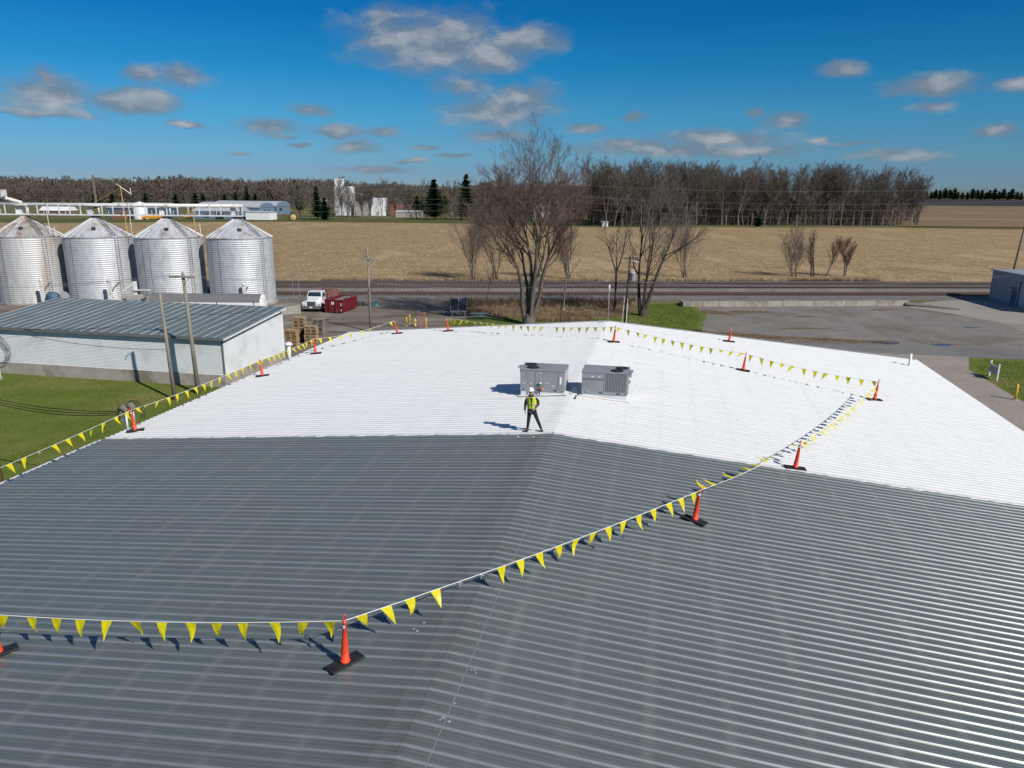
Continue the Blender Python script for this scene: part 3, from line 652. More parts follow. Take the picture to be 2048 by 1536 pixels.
# -- pennant lines
FLAG_W, FLAG_H = .25, .42
def flag_mesh(p, d, sway, twist, curl, rr):
    # p: mid of the flag's top edge, d: rope direction, sway: angle of the flag about the rope (0 = hanging)
    d = d.normalized(); side = d.cross(Vector((0, 0, 1))).normalized(); v = []; f = []
    n = 4
    for i in range(n + 1):
        q = i / n; half = FLAG_W / 2 * (1 - q) * (1 if q < 1 else 0) + .004
        ang = sway + curl * q * q
        dn = Vector((0, 0, -1)) * math.cos(ang) + side * math.sin(ang)
        if i == 0: c0 = p.copy()
        else: c0 = c0 + dn * (FLAG_H / n)
        c = c0 + d * (twist * q) + side * (math.sin(q * 5 + curl * 4) * .012)
        nrm = d.cross(dn)
        for s in (-1, 0, 1): v.append(tuple(c + d * half * s + nrm * (.012 * (1 - abs(s)) * math.sin(q * 4 + twist * 20))))
    for i in range(n):
        for j in range(2):
            a = i * 3 + j; f.append((a, a + 1, a + 4, a + 3))
    return rawmesh('pennant', v, f, 'pennant')
rf = random.Random(21)
def pennant_line(A, B, sag, label, wind=0.0, spread=.35, spacing=.60, lift=None, knot=None):
    t = thing('pennant_line', label, 'pennant line', tuple((A + B) / 2), 0, 'yellow pennant warning lines strung between the cones')
    o = Vector(t.location); L = (B - A).length
    pt = lambda q: A + (B - A) * q - Vector((0, 0, sag * 4 * q * (1 - q))) - o
    r = MB(); r.tube([pt(i / 24) for i in range(25)], .0095, 5); r.build('rope', 'rope', t)
    n = int(L / spacing)
    for i in range(n):
        q = (i + .55 + rf.uniform(-.08, .08)) / n
        if knot and abs(q - knot) < .6 / n:
            k = MB(); c = pt(q); k.tube([c, c + Vector((.03, 0, -.09)), c + Vector((.01, 0, -.13))], .006, 4); k.tube([c, c + Vector((.09, .02, -.05))], .006, 4); k.build('knot', 'rope', t); continue
        c = pt(q); d = pt(min(1, q + .01)) - pt(max(0, q - .01))
        sw = wind + rf.gauss(0, spread)
        if lift and lift[0] <= q <= lift[1]: sw += lift[2]
        me = flag_mesh(c - Vector((0, 0, .006)), d, sw, rf.gauss(-.02, .075), rf.gauss(0, .5), rf)
        link('pennant', me, t)
    return t
pennant_line(K['n1'], K['n2'], .11, 'nearest pennant line, hanging nearly straight across the lower left of the roof', .05, .18)
pennant_line(K['n2'], K['n3'], .10, 'pennant line climbing across the ridge from the foreground cone', .30, .22, lift=(0, .22, .65), knot=.27)
pennant_line(K['n3'], K['n4'], .12, 'pennant line with blown-up flags crossing the grey and white join', -1.45, .40)
pennant_line(K['n4'], K['n5'], .22, 'pennant line over the white roof leading to the right corner cone', .75, .55)
pennant_line(K['n6'], K['n5'], .16, 'pennant line on the right of the white roof behind the air conditioner', .35, .4)
pennant_line(K['n7'], K['n6'], .14, 'pennant line right of the ridge at the back of the white roof', .35, .45)
pennant_line(K['n8'], K['n7'], .30, 'pennant line along the far edge of the roof in front of the big tree', .3, .55)
pennant_line(K['n10'], K['n9'], .22, 'pennant line at the far left roof corner beside the pallets', .2, .6, spacing=.95)
pennant_line(K['n11'], K['n10'], .10, 'pennant line along the left roof edge past the capped vent', .25, .5)
pennant_line(K['n12'], K['n11'], .14, 'pennant line along the left roof edge in front of the white shed', .35, .55, spacing=.70)
pennant_line(K['n13'], K['n12'], .16, 'pennant line along the left roof edge above the lawn', .25, .5, spacing=.70, knot=.62)

# -- vents, pipes, cable mast
v = roof_thing('vent_pipe', 'plain white vent pipe at the far right corner of the roof', 'vent pipe', 20.49, 25.19)
MB().lathe([(.085, -.06), (.085, .80), (.07, .80), (.07, .70)], 14, cap=False).build('pipe', 'white_paint', v, True); MB().lathe([(.20, -.02), (.16, .03), (.09, .06)], 14, cap=False).build('boot_flashing', 'roof_white', v, True)
v = roof_thing('capped_vent', 'white vent pipe with a domed cap at the left roof edge', 'vent pipe', -20.55, 17.30)
MB().lathe([(.13, -.06), (.13, .98)], 16).build('pipe', 'white_paint', v, True); MB().lathe([(.15, .96), (.26, 1.00), (.27, 1.05), (.20, 1.15), (.08, 1.20), (0, 1.21)], 18, cap=False).build('cap', 'white_paint', v, True)
MB().lathe([(.15, .80), (.155, .84), (.15, .88)], 16, cap=False).build('collar', 'white_paint', v, True)
v = roof_thing('antenna_mast', 'thin pale pole with a white tip at the far end of the ridge', 'mast', .10, 27.3, -AZ)
MB().lathe([(.03, -.05), (.025, 2.35)], 8).build('pole', 'wire', v, True); MB().lathe([(.055, 2.3), (.055, 2.75), (.02, 2.78)], 10).build('tip', 'white_paint', v, True)
MB().box((-.3, -.05, .05), (.9, .04, .035), .35).build('bracket', 'rtu_rail', v)
mst = roof_thing('service_mast', 'cluster of electrical service pipes with grey hooded weatherheads at the left roof edge', 'service mast', -20.62, 1.75, -AZ)
for i, (x, y) in enumerate(((-.20, .05), (-.03, -.08), (.14, .10), (.30, .02))):
    p = MB().lathe([(.055, -.1), (.055, .80 + .06 * i)], 10, (x, y, 0)).build('conduit', 'white_paint' if i < 2 else 'grey_metal', mst, True)
    h = MB(); z = .80 + .06 * i
    h.tube([(x, y, z - .05), (x, y, z + .12), (x - .07, y, z + .22), (x - .22, y, z + .20), (x - .28, y, z + .10)], [.075, .12, .155, .14, .08], 10); h.build('weatherhead', 'trunk_pale', p, True)
    for k in range(3):
        cbl = MB(); x1, y1 = x - .25 - .05 * k, y + .06 * (k - 1)
        cbl.tube([(x - .26, y, z + .10), (x1 - .1, y1, z - .05), (x1 - .05, y1, z - .35), (x1 - .20, y1, z - .52)], .014, 5); cbl.build('cable_tail', 'cable', p)
lp = MB()
for k in range(3): lp.tube([(.05 + (.48 + .03 * k) * math.cos(a), .25 + .1 * k, .75 + (.50 + .02 * k) * math.sin(a)) for a in np.linspace(-.6, 3.7, 22)], .016, 5)
lp.build('cable_loop', 'cable', mst)
MB().bar((-.35, 0, .55), (.45, .05, .55), .025).build('strut_bar', 'grey_metal', mst); MB().box((-.26, -.02, .42), (.10, .10, .10)).build('insulator', 'insulator', mst)

# ------------------------------------------------------------------ the person
def skin_mesh(name, joints, edges, m, sub=2, root=0):
    names = list(joints); me = bpy.data.meshes.new(name)
    me.from_pydata([joints[n][0] for n in names], [(names.index(a), names.index(b)) for a, b in edges], []); me.update()
    o = bpy.data.objects.new(name, me); C.objects.link(o)
    md = o.modifiers.new('skin', 'SKIN'); md.use_smooth_shade = True; md.branch_smoothing = .6
    for i, n in enumerate(names):
        r = joints[n][1]; sv_ = me.skin_vertices[0].data[i]; sv_.radius = r if hasattr(r, '__len__') else (r, r); sv_.use_root = (i == root)
    sb = o.modifiers.new('sub', 'SUBSURF'); sb.levels = sub; sb.render_levels = sub
    dg = bpy.context.evaluated_depsgraph_get(); nm = bpy.data.meshes.new_from_object(o.evaluated_get(dg))
    bpy.data.objects.remove(o); nm.name = name; nm.materials.clear(); nm.materials.append(mat(m)); nm.shade_smooth()
    return nm
def make_person():
    px_, py_ = W(-.92, .62)
    p = thing('person', 'person in white hard hat and yellow hi-vis vest standing at the white roof edge', 'person', (px_, py_, roofz(-.92) + .03), -.05)
    J = {'pelvis': ((0, 0, .94), (.13, .10)), 'spine': ((-.005, .005, 1.12), (.125, .09)), 'chest': ((-.02, .005, 1.32), (.145, .10)), 'neck0': ((-.03, 0, 1.47), (.06, .06)), 'neck': ((-.035, -.01, 1.53), (.05, .055)),
         'head0': ((-.045, -.02, 1.60), (.065, .078)), 'head': ((-.05, -.025, 1.68), (.074, .092)), 'crown': ((-.05, -.015, 1.755), (.055, .07)),
         'hr': ((-.09, 0, .90), .085), 'kr': ((-.125, -.01, .49), .056), 'ar': ((-.17, .05, .09), .042), 'tr': ((-.21, -.10, .035), .036),
         'hl': ((.09, 0, .90), .085), 'kl': ((.235, -.03, .50), .056), 'al': ((.40, -.03, .09), .042), 'tl': ((.43, -.18, .035), .036),
         'sr': ((-.205, .01, 1.41), .062), 'er': ((-.265, .05, 1.13), .044), 'wr': ((-.275, -.03, .89), .030), 'pr': ((-.272, -.055, .835), (.022, .036)),
         'sl': ((.175, .01, 1.41), .062), 'el': ((.265, .05, 1.15), .044), 'wl': ((.105, -.16, 1.035), .030), 'pl': ((.045, -.185, 1.02), (.022, .034))}
    E_ = [('pelvis', 'spine'), ('spine', 'chest'), ('chest', 'neck0'), ('neck0', 'neck'), ('neck', 'head0'), ('head0', 'head'), ('head', 'crown'),
          ('pelvis', 'hr'), ('hr', 'kr'), ('kr', 'ar'), ('ar', 'tr'), ('pelvis', 'hl'), ('hl', 'kl'), ('kl', 'al'), ('al', 'tl'),
          ('chest', 'sr'), ('sr', 'er'), ('er', 'wr'), ('wr', 'pr'), ('chest', 'sl'), ('sl', 'el'), ('el', 'wl'), ('wl', 'pl')]
    # five fingers on each hand, slightly curled
    for k, (off, ln) in enumerate(((-.026, .072), (-.009, .082), (.009, .078), (.026, .060))):
        J['fr%d' % k] = ((-.270, -.060 + off, .79), .0085); J['gr%d' % k] = ((-.262, -.072 + off, .79 - ln), .0075); E_ += [('pr', 'fr%d' % k), ('fr%d' % k, 'gr%d' % k)]
        J['fl%d' % k] = ((.000, -.200, 1.015 + off), .0085); J['gl%d' % k] = ((-.055 + .006 * k, -.185, 1.012 + off), .0075); E_ += [('pl', 'fl%d' % k), ('fl%d' % k, 'gl%d' % k)]
    J['ur'] = ((-.245, -.10, .84), .010); J['vr'] = ((-.235, -.115, .79), .009); E_ += [('pr', 'ur'), ('ur', 'vr')]
    J['ul'] = ((.035, -.195, 1.065), .010); J['vl'] = ((-.01, -.20, 1.075), .009); E_ += [('pl', 'ul'), ('ul', 'vl')]
    link('body', skin_mesh('body', J, E_, 'skin'), p)
    # face: nose, ears, glasses, hair
    hx, hy, hz = -.05, -.025, 1.665; ft = -.55   # the head looks to the picture's left
    fd = Vector((math.sin(ft), -math.cos(ft), 0)); sd_ = Vector((math.cos(ft), math.sin(ft), 0)); hc = Vector((hx, hy, hz))
    MB().tube([hc + fd * .075 + Vector((0, 0, .03)), hc + fd * .108 - Vector((0, 0, .01)), hc + fd * .08 - Vector((0, 0, .02))], [.008, .014, .010], 6).build('nose', 'skin', p, True)
    MB().tube([hc + fd * .080 + sd_ * .022 - Vector((0, 0, .047)), hc + fd * .086 - Vector((0, 0, .049)), hc + fd * .080 - sd_ * .022 - Vector((0, 0, .047))], .006, 5).build('mouth', 'pink_orange', p)
    for s in (-1, 1): MB().lathe([(.004, -.028), (.016, -.015), (.018, .012), (.006, .03)], 8, tuple(hc + sd_ * .078 * s)).build('ear', 'skin', p, True)
    g = MB()
    for s in (-1, 1): g.tube([hc + fd * .088 + sd_ * .010 * s + Vector((0, 0, .02)), hc + fd * .082 + sd_ * .034 * s + Vector((0, 0, .02)), hc + fd * .055 + sd_ * .062 * s + Vector((0, 0, .02))], [.017, .019, .012], 6); g.bar(hc + fd * .05 + sd_ * .072 * s + Vector((0, 0, .025)), hc - fd * .01 + sd_ * .082 * s + Vector((0, 0, .025)), .005)
    g.build('sunglasses', 'black_grille', p)
    MB().lathe([(.088, -.03), (.092, .0), (.090, .05)], 14, tuple(hc - fd * .018 + Vector((0, 0, .012))), cap=False).build('hair', 'wood_brown', p, True)
    # clothes
    torso = {'b': ((0, 0, .90), (.165, .125)), 'w': ((-.003, .003, 1.05), (.165, .125)), 'm': ((-.01, .005, 1.20), (.18, .135)), 'c': ((-.02, .005, 1.34), (.195, .135)), 'n': ((-.03, .0, 1.47), (.085, .085)), 'k': ((-.035, -.005, 1.525), (.07, .075)),
             'sr': ((-.205, .01, 1.405), .082), 'er': ((-.268, .05, 1.13), .064), 'wr': ((-.277, -.03, .885), .046), 'sl': ((.175, .01, 1.405), .082), 'el': ((.272, .05, 1.15), .064), 'wl': ((.115, -.155, 1.035), .046)}
    link('jacket', skin_mesh('jacket', torso, [('b', 'w'), ('w', 'm'), ('m', 'c'), ('c', 'n'), ('n', 'k'), ('c', 'sr'), ('sr', 'er'), ('er', 'wr'), ('c', 'sl'), ('sl', 'el'), ('el', 'wl')], 'jacket'), p)
    MB().lathe([(.075, 0), (.115, .02), (.12, .06), (.09, .09)], 14, (-.03, .035, 1.475), cap=False).build('hood', 'jacket', p, True)
    legs = {'p': ((0, 0, .93), (.155, .12)), 'hr': ((-.092, 0, .84), (.100, .105)), 'kr': ((-.126, -.01, .49), .074), 'cr': ((-.15, .025, .28), .064), 'ar': ((-.17, .045, .10), .055), 'hl': ((.10, 0, .84), (.100, .105)), 'kl': ((.235, -.03, .50), .074), 'cl': ((.33, -.02, .28), .064), 'al': ((.40, -.025, .10), .055)}
    link('trousers', skin_mesh('trousers', legs, [('p', 'hr'), ('hr', 'kr'), ('kr', 'cr'), ('cr', 'ar'), ('p', 'hl'), ('hl', 'kl'), ('kl', 'cl'), ('cl', 'al')], 'trousers'), p)
    for a, b, c in (((-.172, .055, .10), (-.175, .03, .05), (-.215, -.13, .035)), ((.405, -.02, .10), (.41, -.045, .05), (.435, -.21, .035))):
        q = MB(); q.tube([a, b, tuple((Vector(b) + Vector(c)) / 2), c], [.058, .064, .058, .040], 10); q.build('boot', 'boot', p, True)
    # vest: an open shell over the jacket with tape bands
    def ell(z, rx, ry, cx, cy, a0, a1, n=18): return [(cx + rx * math.sin(a), cy - ry * math.cos(a), z) for a in np.linspace(a0, a1, n)]
    prof = [(.985, .183, .150, 0.0, .0), (1.10, .186, .152, -.004, .003), (1.22, .196, .158, -.012, .004), (1.33, .200, .160, -.018, .005), (1.42, .165, .142, -.024, .005), (1.475, .105, .110, -.03, .005)]
    v = []; f = []; n = 18
    for i, (z, rx, ry, cx, cy) in enumerate(prof):
        gap = .10 + (.16 * max(0, (z - 1.25)) / .22 if z > 1.25 else 0) * 2.2
        v += ell(z, rx, ry, cx, cy, gap, 2 * math.pi - gap, n)
    for i in range(len(prof) - 1):
        for k in range(n - 1): a = i * n + k; f.append((a, a + 1, a + 1 + n, a + n))
    # arm holes: drop the faces at the sides of the upper rows
    f = [q for q in f if not (q[0] // n >= 3 and q[0] // n < 5 and (q[0] % n in (4, 5, 12, 13) if q[0] // n == 3 else q[0] % n in (4, 5, 12, 13)))]
    link('vest', rawmesh('vest', v, f, 'hivis'), p)
    def band(z0, z1, gro, m, nm, a0=.1, a1=2 * math.pi - .1):
        r0, r1 = (.186 + gro, .152 + gro), (.190 + gro, .155 + gro); vv = ell(z0, *r0, -.004, .003, a0, a1, 20) + ell(z1, *r1, -.006, .003, a0, a1, 20)
        link(nm, rawmesh(nm, vv, [(k, k + 1, k + 21, k + 20) for k in range(19)], m), p)
    band(1.145, 1.205, .012, 'hivis_orange', 'vest_band'); band(1.160, 1.190, .016, 'silver_tape', 'vest_tape')
    for s in (-1, 1):
        vv = []
        for z, rx, ry, cx, cy in prof[2:]:
            for q in (.50, .66): vv.append((cx + (rx + .008) * math.sin(q * s), cy - (ry + .008) * math.cos(q * s), z))
        link('vest_strap', rawmesh('vest_strap', vv, [(i * 2, i * 2 + 1, i * 2 + 3, i * 2 + 2) for i in range(3)], 'hivis_orange'), p)
    hm = MB(); hm.lathe([(.106, .0), (.108, .03), (.101, .070), (.078, .105), (.042, .124), (.0, .128)], 20, (0, 0, 0), cap=False)
    hm.v = [(x, y * 1.14, z) for x, y, z in hm.v]
    h = hm.build('hard_hat', 'helmet', p, True); h.location = tuple(hc - fd * .012 + Vector((0, 0, .066))); h.rotation_euler = (0, .0, ft)
    br = MB(); br.lathe([(.104, .004), (.126, -.004), (.126, .004), (.104, .010)], 20, cap=False); br.v = [(x, y * 1.14 - (.045 if y < -.08 else 0), z) for x, y, z in br.v]; br.build('brim', 'helmet', h, True)
    return p
make_person()

# ------------------------------------------------------------------ white shed
def shed():
    cx, cy = -22.68, 56.56; LW, DP = 23.0, 9.5; z0, z1, zf = 4.05, 4.98, 1.0
    s = thing('storage_shed', 'long white lap-sided shed with grey-green ribbed metal roof and concrete base', 'shed', (cx, cy, 0), -AZ)   # local x: -LW..0, y: 0..DP
    MB().box((-LW / 2, DP / 2, zf / 2), (LW + .16, DP + .16, zf)).build('foundation', 'concrete_old', s, bevel=.02)
    # clapboards
    fr, sd_, bk = MB(), MB(), MB(); n = 24; hgt = z0 - .18 - zf
    for i in range(n):
        za, zb = zf + hgt * i / n, zf + hgt * (i + 1) / n
        fr.add([(-LW, -.028, za), (0, -.028, za), (0, -.006, zb), (-LW, -.006, zb), (-LW, -.006, za), (0, -.006, za)], [(0, 1, 2, 3), (4, 5, 1, 0)])
    n = 30; hg2 = z1 - zf
    for i in range(n):
        za, zb = zf + hg2 * i / n, zf + hg2 * (i + 1) / n
        ym = lambda z: max(0.0, (z - (z0 - .12)) / (z1 - z0) * DP)
        if ym(zb) >= DP: break
        sd_.add([(.028, ym(za), za), (.028, DP, za), (.006, DP, zb), (.006, ym(zb), zb), (.006, ym(za), za), (.006, DP, za)], [(0, 1, 2, 3), (4, 5, 1, 0)])
    fr.build('front_siding', 'siding', s); sd_.build('side_siding', 'siding', s)
    core = MB(); core.add([(-LW, .01, zf), (-.01, .01, zf), (-.01, DP, zf), (-LW, DP, zf), (-LW, .01, z0 - .1), (-.01, .01, z0 - .1), (-.01, DP, z1 - .1), (-LW, DP, z1 - .1)], [(3, 2, 1, 0), (4, 5, 6, 7), (0, 1, 5, 4), (1, 2, 6, 5), (2, 3, 7, 6), (3, 0, 4, 7)])
    core.build('wall_core', 'siding', s)
    for x, y, zt in ((.02, -.02, z0 - .1), (.02, DP - .02, z1 - .1)): MB().box((x, y, (zf + zt) / 2), (.10, .10, zt - zf)).build('corner_board', 'shed_trim' if y < 1 else 'siding', s)
    # roof panels
    m, t, b = newmat('shed_roof'); tc = t.node('ShaderNodeTexCoord'); tc.object = s; p = tc.outputs['Object']
    st = t.noise(t.vec('MULTIPLY', p, (6, .5, 1)), 1.0, 5, .65); c = t.mix(t.rng(st, .3, .7), (.185, .226, .210, 1), (.240, .280, .260, 1)); c = t.mix(t.math('MULTIPLY', t.rng(t.noise(p, .45, 4), .5, .7), .4), c, (.17, .165, .14, 1)); sx_, sy_, sz_ = t.sep(p)
    rz_ = t.rng(t.math('SUBTRACT', sz_, t.math('ADD', z0, t.math('MULTIPLY', sy_, (z1 - z0) / DP))), .006, .020); c = t.mix(t.math('MULTIPLY', rz_, t.rng(t.noise(t.vec('MULTIPLY', p, (1.1, .15, 1)), 1.0, 2), .35, .6, .45, .95)), c, (.55, .58, .56, 1))
    t.L.new(c, b.inputs['Base Color']); b.inputs['Metallic'].default_value = .35; b.inputs['Roughness'].default_value = .42
    ov = .35; sl = (z1 - z0) / DP; PWs = .92
    prof = [(0, 0), (.03, .038), (.075, .038), (.105, 0), (.40, 0), (.43, .005), (.46, .005), (.49, 0), (PWs, 0), (PWs + .03, .041), (PWs + .075, .041), (PWs + .107, .003)]
    vv = []; 
    for y in (-ov, DP + .2): vv += [(x, y, z0 + sl * y + z) for x, z in prof]
    k = len(prof); me = rawmesh('roof_panel', vv, [(i, i + 1, i + 1 + k, i + k) for i in range(k - 1)], 'shed_roof')
    np_ = int((LW + .7) / PWs) + 1
    for i in range(np_): link('roof_panel', me, s, (.35 - (i + 1) * PWs, 0, rp.uniform(0, .004)))
    MB().box((-LW / 2 + .05, -ov + .01, z0 - sl * ov - .10), (LW + .75, .05, .17)).build('fascia', 'shed_trim', s)
    q = MB(); q.add([(.40, -ov - .02, z0 - sl * ov + .03), (.40, DP + .22, z1 + .02 + .03), (.40, DP + .22, z1 - .16), (.40, -ov - .02, z0 - sl * ov - .18), (.36, -ov - .02, z0 - sl * ov + .03), (.36, DP + .22, z1 + .05), (.36, DP + .22, z1 - .16), (.36, -ov - .02, z0 - sl * ov - .18)], [(0, 1, 2, 3), (7, 6, 5, 4), (0, 4, 5, 1), (1, 5, 6, 2), (2, 6, 7, 3), (3, 7, 4, 0)])
    q.build('rake_board', 'white_paint', s)
    sf = MB(); sf.add([(-LW - .3, -ov, z0 - sl * ov - .18), (.36, -ov, z0 - sl * ov - .18), (.36, .0, z0 - .14), (-LW - .3, .0, z0 - .14)], [(0, 1, 2, 3)]); sf.build('soffit', 'shed_trim', s)
    return s
shed()

# ------------------------------------------------------------------ grain bins
def corrug(R, z0, z1, pitch=.27, amp=.018):
    p = []; n = int((z1 - z0) / pitch)
    for i in range(n):
        z = z0 + (z1 - z0) * i / n; d = (z1 - z0) / n
        p += [(R - amp, z), (R - amp * .3, z + d * .28), (R + amp, z + d * .5), (R - amp * .3, z + d * .72)]
    p.append((R - amp, z1)); return p
BR, BE, BA = 4.29, 9.0, 11.35
bin_wall = {m: MB().lathe(corrug(BR, .15, BE), 72, cap=False).mesh('bin_wall', m) for m in ('galv', 'galv_rust')}
for me in bin_wall.values():
    for p in me.polygons: p.use_smooth = False
NP = 26
def bin_panel(m):
    a = 2 * math.pi / NP; r0, r1 = .55, BR + .10; zz = lambda r: BE - .06 + (BA - BE + .06) * (1 - (r - r0) / (r1 - r0))
    v = []
    for r in (r0, r1):
        h_ = .075
        for ang, up in ((-a / 2 - .006, 0), (-a / 2, h_), (-a / 2 + .045 / r * 1.0, h_), (-a / 2 + .07 / r, 0.012), (0, .0), (a / 2, .0)): v.append((r * math.cos(ang), r * math.sin(ang), zz(r) + up * (1 if r == r1 else .6)))
    return rawmesh('roof_panel', v, [(i, i + 6, i + 7, i + 1) for i in range(5)], m)
bin_pan = {m: bin_panel(m) for m in ('galv_roof', 'galv_roof_rust')}
def grain_bin(i, x, y, label, rust):
    b = thing('grain_bin', label, 'grain bin', (x, y, 0), .02 * i, 'corrugated grain bins standing in a row')
    MB().lathe([(BR + .25, 0), (BR + .25, .16), (BR, .16)], 48, cap=False).build('concrete_ring', 'concrete_old', b)
    link('bin_wall', bin_wall['galv_rust' if rust else 'galv'], b, rz=.3 * i)
    for k in range(NP): link('roof_panel', bin_pan['galv_roof_rust' if (rust and k % 5 != 0) or k % 11 == 3 else 'galv_roof'], b, rz=2 * math.pi * k / NP + .1 * i)
    MB().lathe([(BR + .03, BE - .10), (BR + .10, BE - .06), (BR + .04, BE - .02)], 60, cap=False).build('eave_ring', 'galv_roof', b)
    MB().lathe([(.60, BA - .05), (.60, BA + .18), (.36, BA + .22), (.36, BA + .55), (0, BA + .55)], 20, cap=False).build('roof_collar', 'dark_metal' if i else 'rusty_white', b)
    MB().lathe([(.95, BA + 1.60), (.9, BA + 1.66), (.25, BA + 1.80), (0, BA + 1.82)], 18, cap=False).build('rain_cap', 'rusty_white', b)
    for ang in (-2.25, -1.95) if i % 2 else (-2.05, -1.8):
        MB().box((0, 0, 0), (.03, .05, BE - .4)).build('wall_seam', 'grey_metal', b).matrix_local = Matrix.Rotation(ang, 4, 'Z') @ Matrix.Translation((BR + .02, 0, (BE - .1) / 2 + .1))
    # roof ladder down the right side, hatch, wall ladder
    ld = MB()
    for k in range(9):
        q = k / 8; r = .8 + (BR - .9) * q; z = BA + .10 - (BA - BE) * (r - .55) / (BR - .45)
        ld.box((0, -r, z + .12), (.48, .06, .05))
    for sx in (-.22, .22): ld.bar((sx, -.7, BA + .22), (sx, -BR, BE + .18), .03)
    l = ld.build('roof_ladder', 'dark_metal', b); l.rotation_euler = (0, 0, .95)
    wl_ = MB()
    for sx in (-.22, .22): wl_.bar((sx, -BR - .12, .6), (sx, -BR - .12, BE + .2), .022)
    for k in range(28): wl_.bar((-.22, -BR - .12, .8 + k * .30), (.22, -BR - .12, .8 + k * .30), .015)
    l = wl_.build('wall_ladder', 'wire', b); l.rotation_euler = (0, 0, .98)
    ht = MB().box((0, 0, 0), (.50, .62, .10)).build('roof_hatch', 'dark_metal', b)
    ht.matrix_local = Matrix.Rotation(.33, 4, 'Z') @ Matrix.Translation((0, -2.75, BA - (BA - BE) * .56)) @ Matrix.Rotation(math.atan((BA - BE) / (BR - .5)), 4, 'X')
    return b
bx = [-66.08, -56.49, -46.89, -37.29]
labs = ['rust-streaked grain bin at the left edge, first of the row', 'second corrugated steel grain bin from the left, near the auger with a white tube', 'third corrugated steel grain bin from the left, behind the wooden pole with crossarm', 'rightmost corrugated steel grain bin, beside the stubble field']
for i in range(4): grain_bin(i, bx[i], 102.2, labs[i], i == 0)

# catwalk with conveyor along the bin tops
cw = thing('catwalk', 'white conveyor tube and railed catwalk running over the tops of the grain bins', 'conveyor', (-50, 102.2, 0))
X_0, X_1 = -24.5, 13.6; CZ0, CZ1 = 11.75, 13.05
MB().bar((X_0, 0, CZ1), (X_1, 0, CZ1), .24, 12).build('conveyor_tube', 'white_steel', cw, True)
MB().box(((X_0 + X_1) / 2, -.45, CZ0), (X_1 - X_0, .14, .16)).build('lower_beam', 'white_steel', cw)
MB().box(((X_0 + X_1) / 2, .45, CZ0), (X_1 - X_0, .14, .16)).build('lower_beam', 'white_steel', cw)
MB().box(((X_0 + X_1) / 2, 0, CZ0 + .03), (X_1 - X_0, .76, .03)).build('walkway', 'grey_metal', cw)
x = X_0 + .4; k = 0
while x < X_1:
    MB().box((x, -.42, (CZ0 + CZ1) / 2), (.13, .10, CZ1 - CZ0)).build('truss_strut', 'rusty_white' if k % 3 == 0 else 'white_steel', cw)
    if k % 2: MB().box((x + .9, -.5, CZ0 + .36), (.05, .05, .62)).build('rail_post', 'white_steel', cw)
    x += 1.45; k += 1
for i in range(4):
    xx = bx[i] + 50
    for s in (-.5, .5): MB().bar((xx + s * 1.1, s * .6, BA - .15), (xx + s * .6, s * .5, CZ1 - .1), .055).build('support_leg', 'rusty_white', cw)
    MB().box((xx - .45, -.15, CZ1 - .75), (.55, .5, .95)).build('discharge_box', 'white_steel' if i % 2 else 'far_white', cw)
    MB().tube([(xx + .3, 0, CZ1), (xx + .55, 0, CZ1 - .35), (xx + .62, 0, BA + .3)], .13, 10).build('spout', 'white_steel', cw, True)
for xx, h_ in ((bx[1] + 50 + 4.6, 15.4), (bx[0] + 50 + 3.9, 12.6), (bx[2] + 50 + 4.2, 13.2)):
    MB().bar((xx + .3, -1.6, 9.0), (xx, -1.4, h_), .045).build('support_post', 'yellow_rust' if h_ > 13 else 'rusty_white', cw); MB().bar((xx + .9, -1.6, 8.9), (xx + .8, -1.5, h_ - 2.4), .055).build('support_post', 'rusty_white', cw)
xx = bx[1] + 50 + 4.6
MB().bar((xx - .5, -1.4, 15.8), (xx + 1.3, -1.4, 14.5), .06).build('boom', 'rusty_white', cw); MB().bar((xx + 1.25, -1.4, 14.4), (xx + 1.25, -1.4, 15.3), .05).build('boom_post', 'rusty_white', cw); MB().bar((xx, -1.4, 15.3), (bx[1] + 50, 0, CZ1 + .3), .03).build('stay_cable', 'yellow_rust', cw)
MB().bar((X_0, 0, 15.6), (bx[0] + 50 - .1, 0, CZ1 + .25), .22, 10).build('feed_spout', 'white_steel', cw, True); MB().box((bx[0] + 50 - 2.2, -.2, CZ1 + 1.45), (.5, .5, .9), .0).build('motor_guard', 'white_steel', cw)
for xx in (-66.08 + 50 + .8,): MB().box((bx[1] + 50 + .35, 0, CZ1 + 1.9), (.22, .22, 4.0)).build('mast', 'trunk_pale', cw)

# unloading gear at the feet of the bins
def auger(x, y, label, tall, lean, shade=.0):
    a = thing('unload_auger', label, 'auger', (x, y, 0), 0, 'unloading augers at the feet of the bins')
    MB().box((0, 0, tall / 2), (.42, .30, tall)).build('downspout', 'white_steel', a, bevel=.03)
    MB().tube([(0, .2, tall * .55), (lean * .4, .1, tall * .78), (lean, .0, tall * .95)], .09, 8).build('swing_arm', 'grey_metal', a)
    MB().lathe([(.22, -.14), (.26, 0), (.22, .16), (.1, .24)], 12, (-.05, 0, tall + .1)).build('motor', 'white_steel', a, True)
    return a
auger(-61.8, 96.9, 'white unloading auger at the foot of the leftmost bin', 3.4, 1.2)
auger(-52.9, 96.9, 'white unloading auger at the foot of the second bin', 3.4, 1.3)
auger(-35.4, 97.3, 'rusty unloading auger at the foot of the rightmost bin', 3.0, .5)
f = thing('aeration_fan', 'round blue-mouthed aeration fan with open grey cover beside the leftmost bin', 'fan', (-60.6, 97.0, 1.25))
q = MB().lathe([(.75, -.5), (.75, .5)], 20).build('housing', 'blue_dark', f, True); q.rotation_euler = (rad(80), 0, .25)
q = MB().lathe([(.72, -.03), (.72, .03)], 20).build('cover', 'door_grey', f); q.location = (1.5, .1, .05); q.rotation_euler = (rad(85), 0, -.25)
